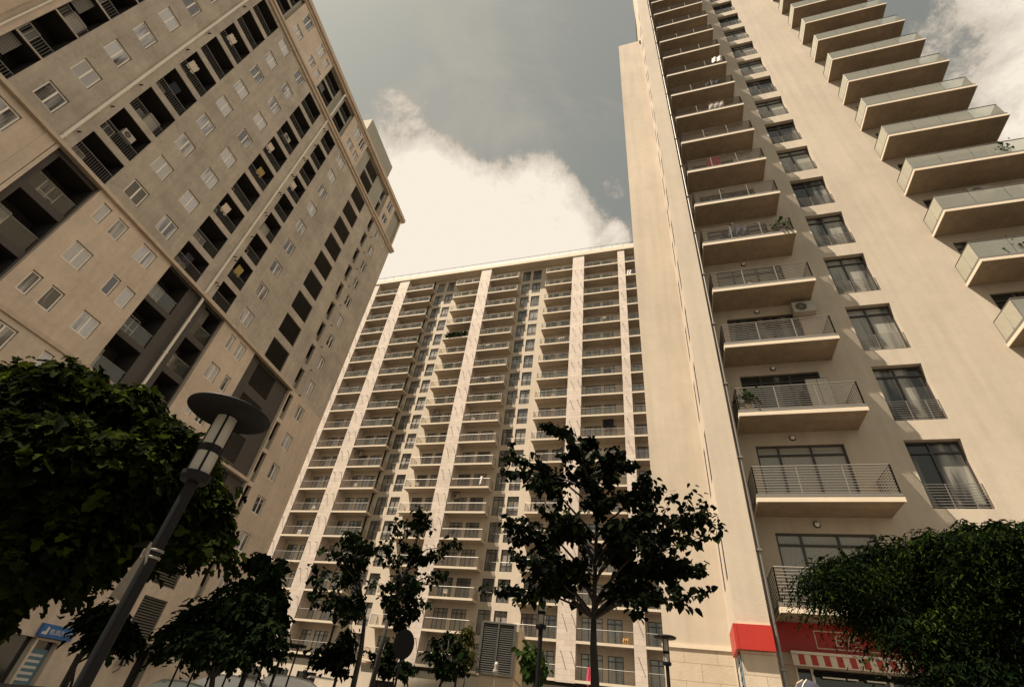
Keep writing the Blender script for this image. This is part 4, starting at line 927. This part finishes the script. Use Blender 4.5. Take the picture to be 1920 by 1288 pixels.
ptree((1000, 1310), (1000, 1270), [(992, 1232), (1005, 1225), (1012, 1245), (996, 1255), (1008, 1265)], 20, 'bright green bush right of the louvred ventilation box', 46, .20, 'round', 'leafG', .04)
rg2 = random.Random(5)
T3 = [(420, 1135, 28), (380, 1158, 28), (348, 1188, 28), (395, 1200, 36), (440, 1175, 42), (472, 1135, 34), (495, 1180, 28), (465, 1212, 32), (430, 1222, 24), (335, 1212, 18), (512, 1200, 18), (440, 1108, 20)]
dense('round_tree', 'dense round-crowned tree in front of the parked cars, right of the near lamp post', G(at(395, 1310, 12)), at(420, 1230, 12), pxblobs(T3, 12, rg2, 1, .5), 5200, .10, 'maple', 'leafM', rg2, .09)
ptree((450, 1300), (490, 1180), [(480, 1045), (470, 1060), (500, 1080), (520, 1070), (460, 1085), (505, 1110), (535, 1130), (490, 1100), (520, 1150), (540, 1165), (450, 1100), (530, 1065)], 14, 'slender branching tree against the foot of the first white pilaster', 30, .17, r0=.05)
T2 = [(200, 1150, 16), (188, 1166, 13), (216, 1160, 16), (206, 1185, 15), (226, 1196, 14), (240, 1188, 12), (194, 1190, 10), (210, 1138, 11)]
dense('sapling_tree', 'small staked tree directly left of the near lamp post', G(at(128, 1330, 13)), at(160, 1205, 13), pxblobs(T2, 13, rg2, 1, .3), 2400, .10, 'maple', 'leafM', rg2, .04)

# ---------------------------------------------------------------- street lamps
def lamp(px, py, dist, label, D=.70):
    c_ = at(px, py, dist); g_ = slope(c_.y) + .1; h = c_.z - g_
    t = thing('street_lamp', label, 'street lamp', (c_.x, c_.y, g_), 0, 'disc-topped street lamps')
    p = MB().m('poleD'); p.lathe([(.052, 0), (.052, .5), (.050, .52), (.046, h - .62), (.045, h - .60)], 18); p.lathe([(.10, h - .66), (.115, h - .62), (.115, h - .585), (.06, h - .57)], 20); p.box(-.10, .10, -.10, .10, -.12, .02)
    put('pole', p.mesh('pole', smooth=False), t)
    p = MB().m('lampglass'); p.lathe([(.085, h - .585), (.085, h - .05)], 20); p.m('poleD')
    for i in range(4): a = i * math.pi / 2 + .5; p.box(.086 * math.cos(a) - .007, .086 * math.cos(a) + .007, .086 * math.sin(a) - .007, .086 * math.sin(a) + .007, h - .59, h - .03)
    p.lathe([(.087, h - .40), (.0875, h - .33)], 20); put('lantern', p.mesh('lantern'), t)
    p = MB().m('poleD'); r = D / 2; p.lathe([(.09, -.045), (r * .9, -.035), (r, -.012), (r, .004), (r * .86, .03), (r * .4, .05), (.03, .06)], 40); put('lamp_disc', p.mesh('lamp_disc', (0, 0, -h), True), t)
    return t
L1 = lamp(431, 776, 4.8, 'large near street lamp with a black disc cap, tilting across the left tower', .72)
lamp(1018, 1114, 11.6, 'street lamp with disc cap beside the trunk of the open linden')
lamp(1247, 1194, 16.0, 'street lamp with disc cap against the stone base of the right tower', .60)
lamp(862, 1225, 24, 'farthest small street lamp beside the louvred ventilation box')
# plate clamped on the near lamp
pc = at(285, 1048, 4.8)
t = thing('pole_sign', 'thin metal plate seen edge-on, clamped to the near lamp post', 'sign', pc, 0)
b = MB().m('alu'); q4 = [at(284, 1016, 4.72) - pc, at(266, 1082, 4.78) - pc, at(226, 1126, 5.25) - pc, at(207, 1116, 5.28) - pc]
nq = (q4[1] - q4[0]).cross(q4[3] - q4[0]).normalized() * .006
b.add([p - nq for p in q4] + [p + nq for p in q4], [(0, 1, 2, 3), (7, 6, 5, 4), (0, 4, 5, 1), (1, 5, 6, 2), (2, 6, 7, 3), (3, 7, 4, 0)]); put('sign_plate', b.mesh('sign_plate'), t)
b = MB().m('alu')
for z in (0, .05): b.lathe([(.051, z), (.054, z + .004), (.054, z + .014), (.051, z + .018)], 16)
b.box(-.09, -.045, -.015, .015, 0, .065); put('clamp', b.mesh('clamp'), t)
# decorated T-shaped lamp
c_ = at(534, 1208, 22); g_ = slope(c_.y); t = thing('banner_lamp', 'thin dark lamp post with flat cross-arm and ring bracket beside parked cars', 'street lamp', (c_.x, c_.y, g_)); h = c_.z - g_
b = MB().m('poleD'); b.tube([(0, 0, 0), (0, 0, h)], .05, 8); b.box(-.45, .75, -.12, .12, h - .02, h + .06); b.box(-.18, .22, -.03, .03, h - .72, h - .67); put('pole', b.mesh('pole'), t)
b = MB().m('poleD'); b.tube([(-.42 + .26 * math.cos(i * .419), 0, h - 1.75 + .26 * math.sin(i * .419)) for i in range(16)], .018, 5); put('ring_bracket', b.mesh('ring_bracket'), t)

# round road sign (back)
c_ = at(757, 1207, 14.0); g_ = slope(c_.y); t = thing('road_sign', 'round road sign seen from behind on a thin pole, below the trees', 'road sign', (c_.x, c_.y, g_)); h = c_.z - g_
b = MB().m('signback'); n = 28
for s_ in (-.012, .012): b.add([(.25 * math.cos(i * 2 * math.pi / n), s_, h + .30 * math.sin(i * 2 * math.pi / n)) for i in range(n)], [tuple(range(n)) if s_ < 0 else tuple(range(n - 1, -1, -1))])
b.tube([(.253 * math.cos(i * 2 * math.pi / n), 0, h + .303 * math.sin(i * 2 * math.pi / n)) for i in range(n + 1)], .014, 5); put('sign_disc', b.mesh('sign_disc'), t, (0, 0, 0), R(25))
b = MB().m('poleD'); b.tube([(0, .04, -.1), (0, .04, h + .3)], .025, 8); put('pole', b.mesh('pole'), t)

# ventilation box
BD = 22.0
c_ = at(926, 1265, BD); ang = R(-10); g_ = slope(c_.y)
t = thing('ventilation_box', 'beige block with a tall grey louvred front standing among bushes before the centre block', 'ventilation shaft', (c_.x, c_.y, g_), ang)
e0 = at(893, 1264, BD); e1 = at(960, 1268, BD + .1); W_ = (e1 - e0).length / 2; zt = at(900, 1162, BD).z - g_; zb = c_.z - g_
b = MB().m('wallbox'); b.box(-W_ + .1, W_ + .06, .05, 3.6, -.3, zb - .05); b.box(-W_, W_ + .12, .08, 3.4, zb - .05, zt + .03); put('shaft_wall', b.mesh('shaft_wall'), t)
b = MB().m('dark'); b.box(-W_ + .05, W_ - .05, .03, .079, zb + .05, zt - .05); b.m('ventslat'); n = 22
for i in range(n):
    z = zb + .1 + i * (zt - zb - .15) / n; b.add([(-W_ + .05, -.03, z), (W_ - .05, -.03, z), (W_ - .05, .024, z + .035), (-W_ + .05, .024, z + .035), (-W_ + .05, -.03, z - .022), (W_ - .05, -.03, z - .022)], [(0, 1, 2, 3), (4, 5, 1, 0)])
for x0, x1 in ((-W_ - .02, -W_ + .07), (W_ - .07, W_ + .02), (-.03, .03)): b.box(x0, x1, -.05, .03, zb, zt)
b.box(-W_ + .07, W_ - .07, -.051, .03, zt - .06, zt + .001); b.box(-W_ + .07, W_ - .07, -.051, .03, zb - .001, zb + .06); put('louvre_grille', b.mesh('louvre_grille'), t)
c_ = at(929, 1262, 19); g_ = slope(c_.y); t = thing('garden_post', 'thin post with a pale knob in front of the louvred ventilation box', 'post', (c_.x, c_.y, g_)); h = c_.z - g_
b = MB().m('rail'); b.tube([(0, 0, -.1), (0, 0, h)], .03, 6); put('pole', b.mesh('pole'), t); b = MB().m('lampglass'); b.lathe([(.03, h - .05), (.09, h), (.10, h + .08), (.05, h + .16), (.08, h + .22), (.04, h + .32)], 10); put('knob', b.mesh('knob', smooth=True), t)

# ---------------------------------------------------------------- cars
def car(px, py, dist, rz, key, label, hatch=False):
    top_ = at(px, py, dist); gz = top_.z - 1.46
    t = thing('parked_car', label, 'car', (top_.x, top_.y, gz), rz, 'cars parked before the centre block')
    prof = [(-2.1, .35), (-2.12, .78), (-1.95, .92), (-1.35, 1.02), (-.65, 1.42), (.2, 1.47), (1.1, 1.38), (1.75, 1.0), (2.08, .92), (2.12, .40)]
    b = MB().m(key); rows = [(-.86, 1), (-.80, 1.0), (.80, 1.0), (.86, 1)]; vs = []; n = len(prof)
    for j, y in enumerate((-.88, -.74, .74, .88)):
        for (x, z) in prof:
            up = z > 1.05; yy = y * (.80 if up and abs(y) > .8 else 1); zz = z - (.06 if abs(y) > .8 and up else 0); vs.append((x, yy, zz))
    fs = [(j * n + i, j * n + i + 1, (j + 1) * n + i + 1, (j + 1) * n + i) for j in range(3) for i in range(n - 1)] + [tuple(range(n)), tuple(range(4 * n - 1, 3 * n - 1, -1))]
    b.add(vs, fs); bo = put('body', b.mesh('body', smooth=False), t)
    b = MB().m('carglass')
    for s_ in (-1, 1): b.add([(-1.12, s_ * .815, 1.04), (1.45, s_ * .815, 1.05), (1.0, s_ * .722, 1.31), (-.58, s_ * .722, 1.35)], [(0, 1, 2, 3)])
    b.add([(-1.34, -.66, 1.035), (-1.34, .66, 1.035), (-.70, .62, 1.405), (-.70, -.62, 1.405)], [(0, 1, 2, 3)]); b.add([(1.72, -.64, 1.03), (1.72, .64, 1.03), (1.16, .6, 1.36), (1.16, -.6, 1.36)], [(0, 1, 2, 3)])
    put('windows', b.mesh('windows'), t)
    for x in (-1.35, 1.35):
        for s_ in (-1, 1):
            b = MB().m('rubber'); b.tube([(x, s_ * .72, .32), (x, s_ * .9, .32)], .32, 18); w_ = put('wheel', b.mesh('wheel'), t); b = MB().m('acw'); b.tube([(x, s_ * .89, .32), (x, s_ * .912, .32)], .19, 12); put('rim', b.mesh('rim'), w_)
    if hatch: b = MB().m(key); b.box(1.0, 2.2, -.7, .7, 1.52, 1.58); b.m('carglass'); b.box(1.2, 2.0, -.6, .6, 1.585, 1.60); put('open_hatch', b.mesh('open_hatch'), t)
car(538, 1266, 30, R(20), 'carwhite', 'white car with its rear hatch raised, beside the ring-bracket lamp post', True)
car(440, 1266, 27, R(5), 'carwhite', 'silver hatchback parked under the round-crowned tree')
car(357, 1277, 26, R(-12), 'cargreen', 'pale car parked behind the dark metal fence bars')
# fence
c0 = at(318, 1285, 15); t = thing('metal_fence', 'dark upright metal fence bars in front of the pale parked car', 'fence', (c0.x, c0.y, slope(c0.y)))
b = MB().m('poleD')
for i in range(8): b.tube([(i * .30, i * .18, 0), (i * .30, i * .18, 2.35)], .022, 5)
b.tube([(0, 0, 2.3), (2.1, 1.26, 2.3)], .022, 5); b.tube([(0, 0, .3), (2.1, 1.26, .3)], .022, 5); put('bars', b.mesh('bars'), t)
# tree stakes left
for i, px in enumerate(((112, 148), (130, 152))):
    a_ = at(px[0], 1300, 12.6); e_ = at(px[1], 1225, 12.8); g_ = G(a_); b = MB().m('bark'); b.tube([Vector((0, 0, 0)), e_ - g_], .03, 6)
    o = put('tree_stake', b.mesh('tree_stake'), None, g_); tag(o, ('left' if i == 0 else 'right') + ' one of two thin dark stakes under the small staked tree', 'stake', 'stakes of the small tree')
# dark dome with pale stripes at the shop
c_ = at(1518, 1296, 13.5); t = thing('striped_parasol', 'round dark parasol top with pale curved stripes before the shop window', 'parasol', (c_.x, c_.y, slope(c_.y))); h = c_.z - slope(c_.y)
b = MB().m('cloth_d'); b.lathe([(.26, h - .12), (.25, h + .02), (.19, h + .12), (.09, h + .18), (.01, h + .2)], 20); put('canopy', b.mesh('canopy', smooth=True), t)
b = MB().m('cream')
for a0 in (2.6, 3.6): b.tube([(.255 * math.cos(a0), .255 * math.sin(a0), h + .01), (.20 * math.cos(a0 + .25), .20 * math.sin(a0 + .25), h + .125), (.09 * math.cos(a0 + .5), .09 * math.sin(a0 + .5), h + .19)], .012, 5)
put('stripes', b.mesh('stripes'), t); b = MB().m('rail'); b.tube([(0, 0, 0), (0, 0, h)], .02, 6); put('pole', b.mesh('pole'), t)
# planter hedge on a balcony of the centre block
t = thing('balcony_hedge', 'long green planting along one high balcony left of the second broad pilaster', 'plants', FC.w(-31.5, YF + .1, zk(4) + .25), YC)
b = MB().m('leafG'); rr = random.Random(3)
for _ in range(900): leaf(b, Vector((rr.uniform(.1, 3.7), rr.uniform(-.12, .3), rr.uniform(.1, 1.15))), .22, rr, 'round')
put('foliage', b.mesh('foliage'), t)
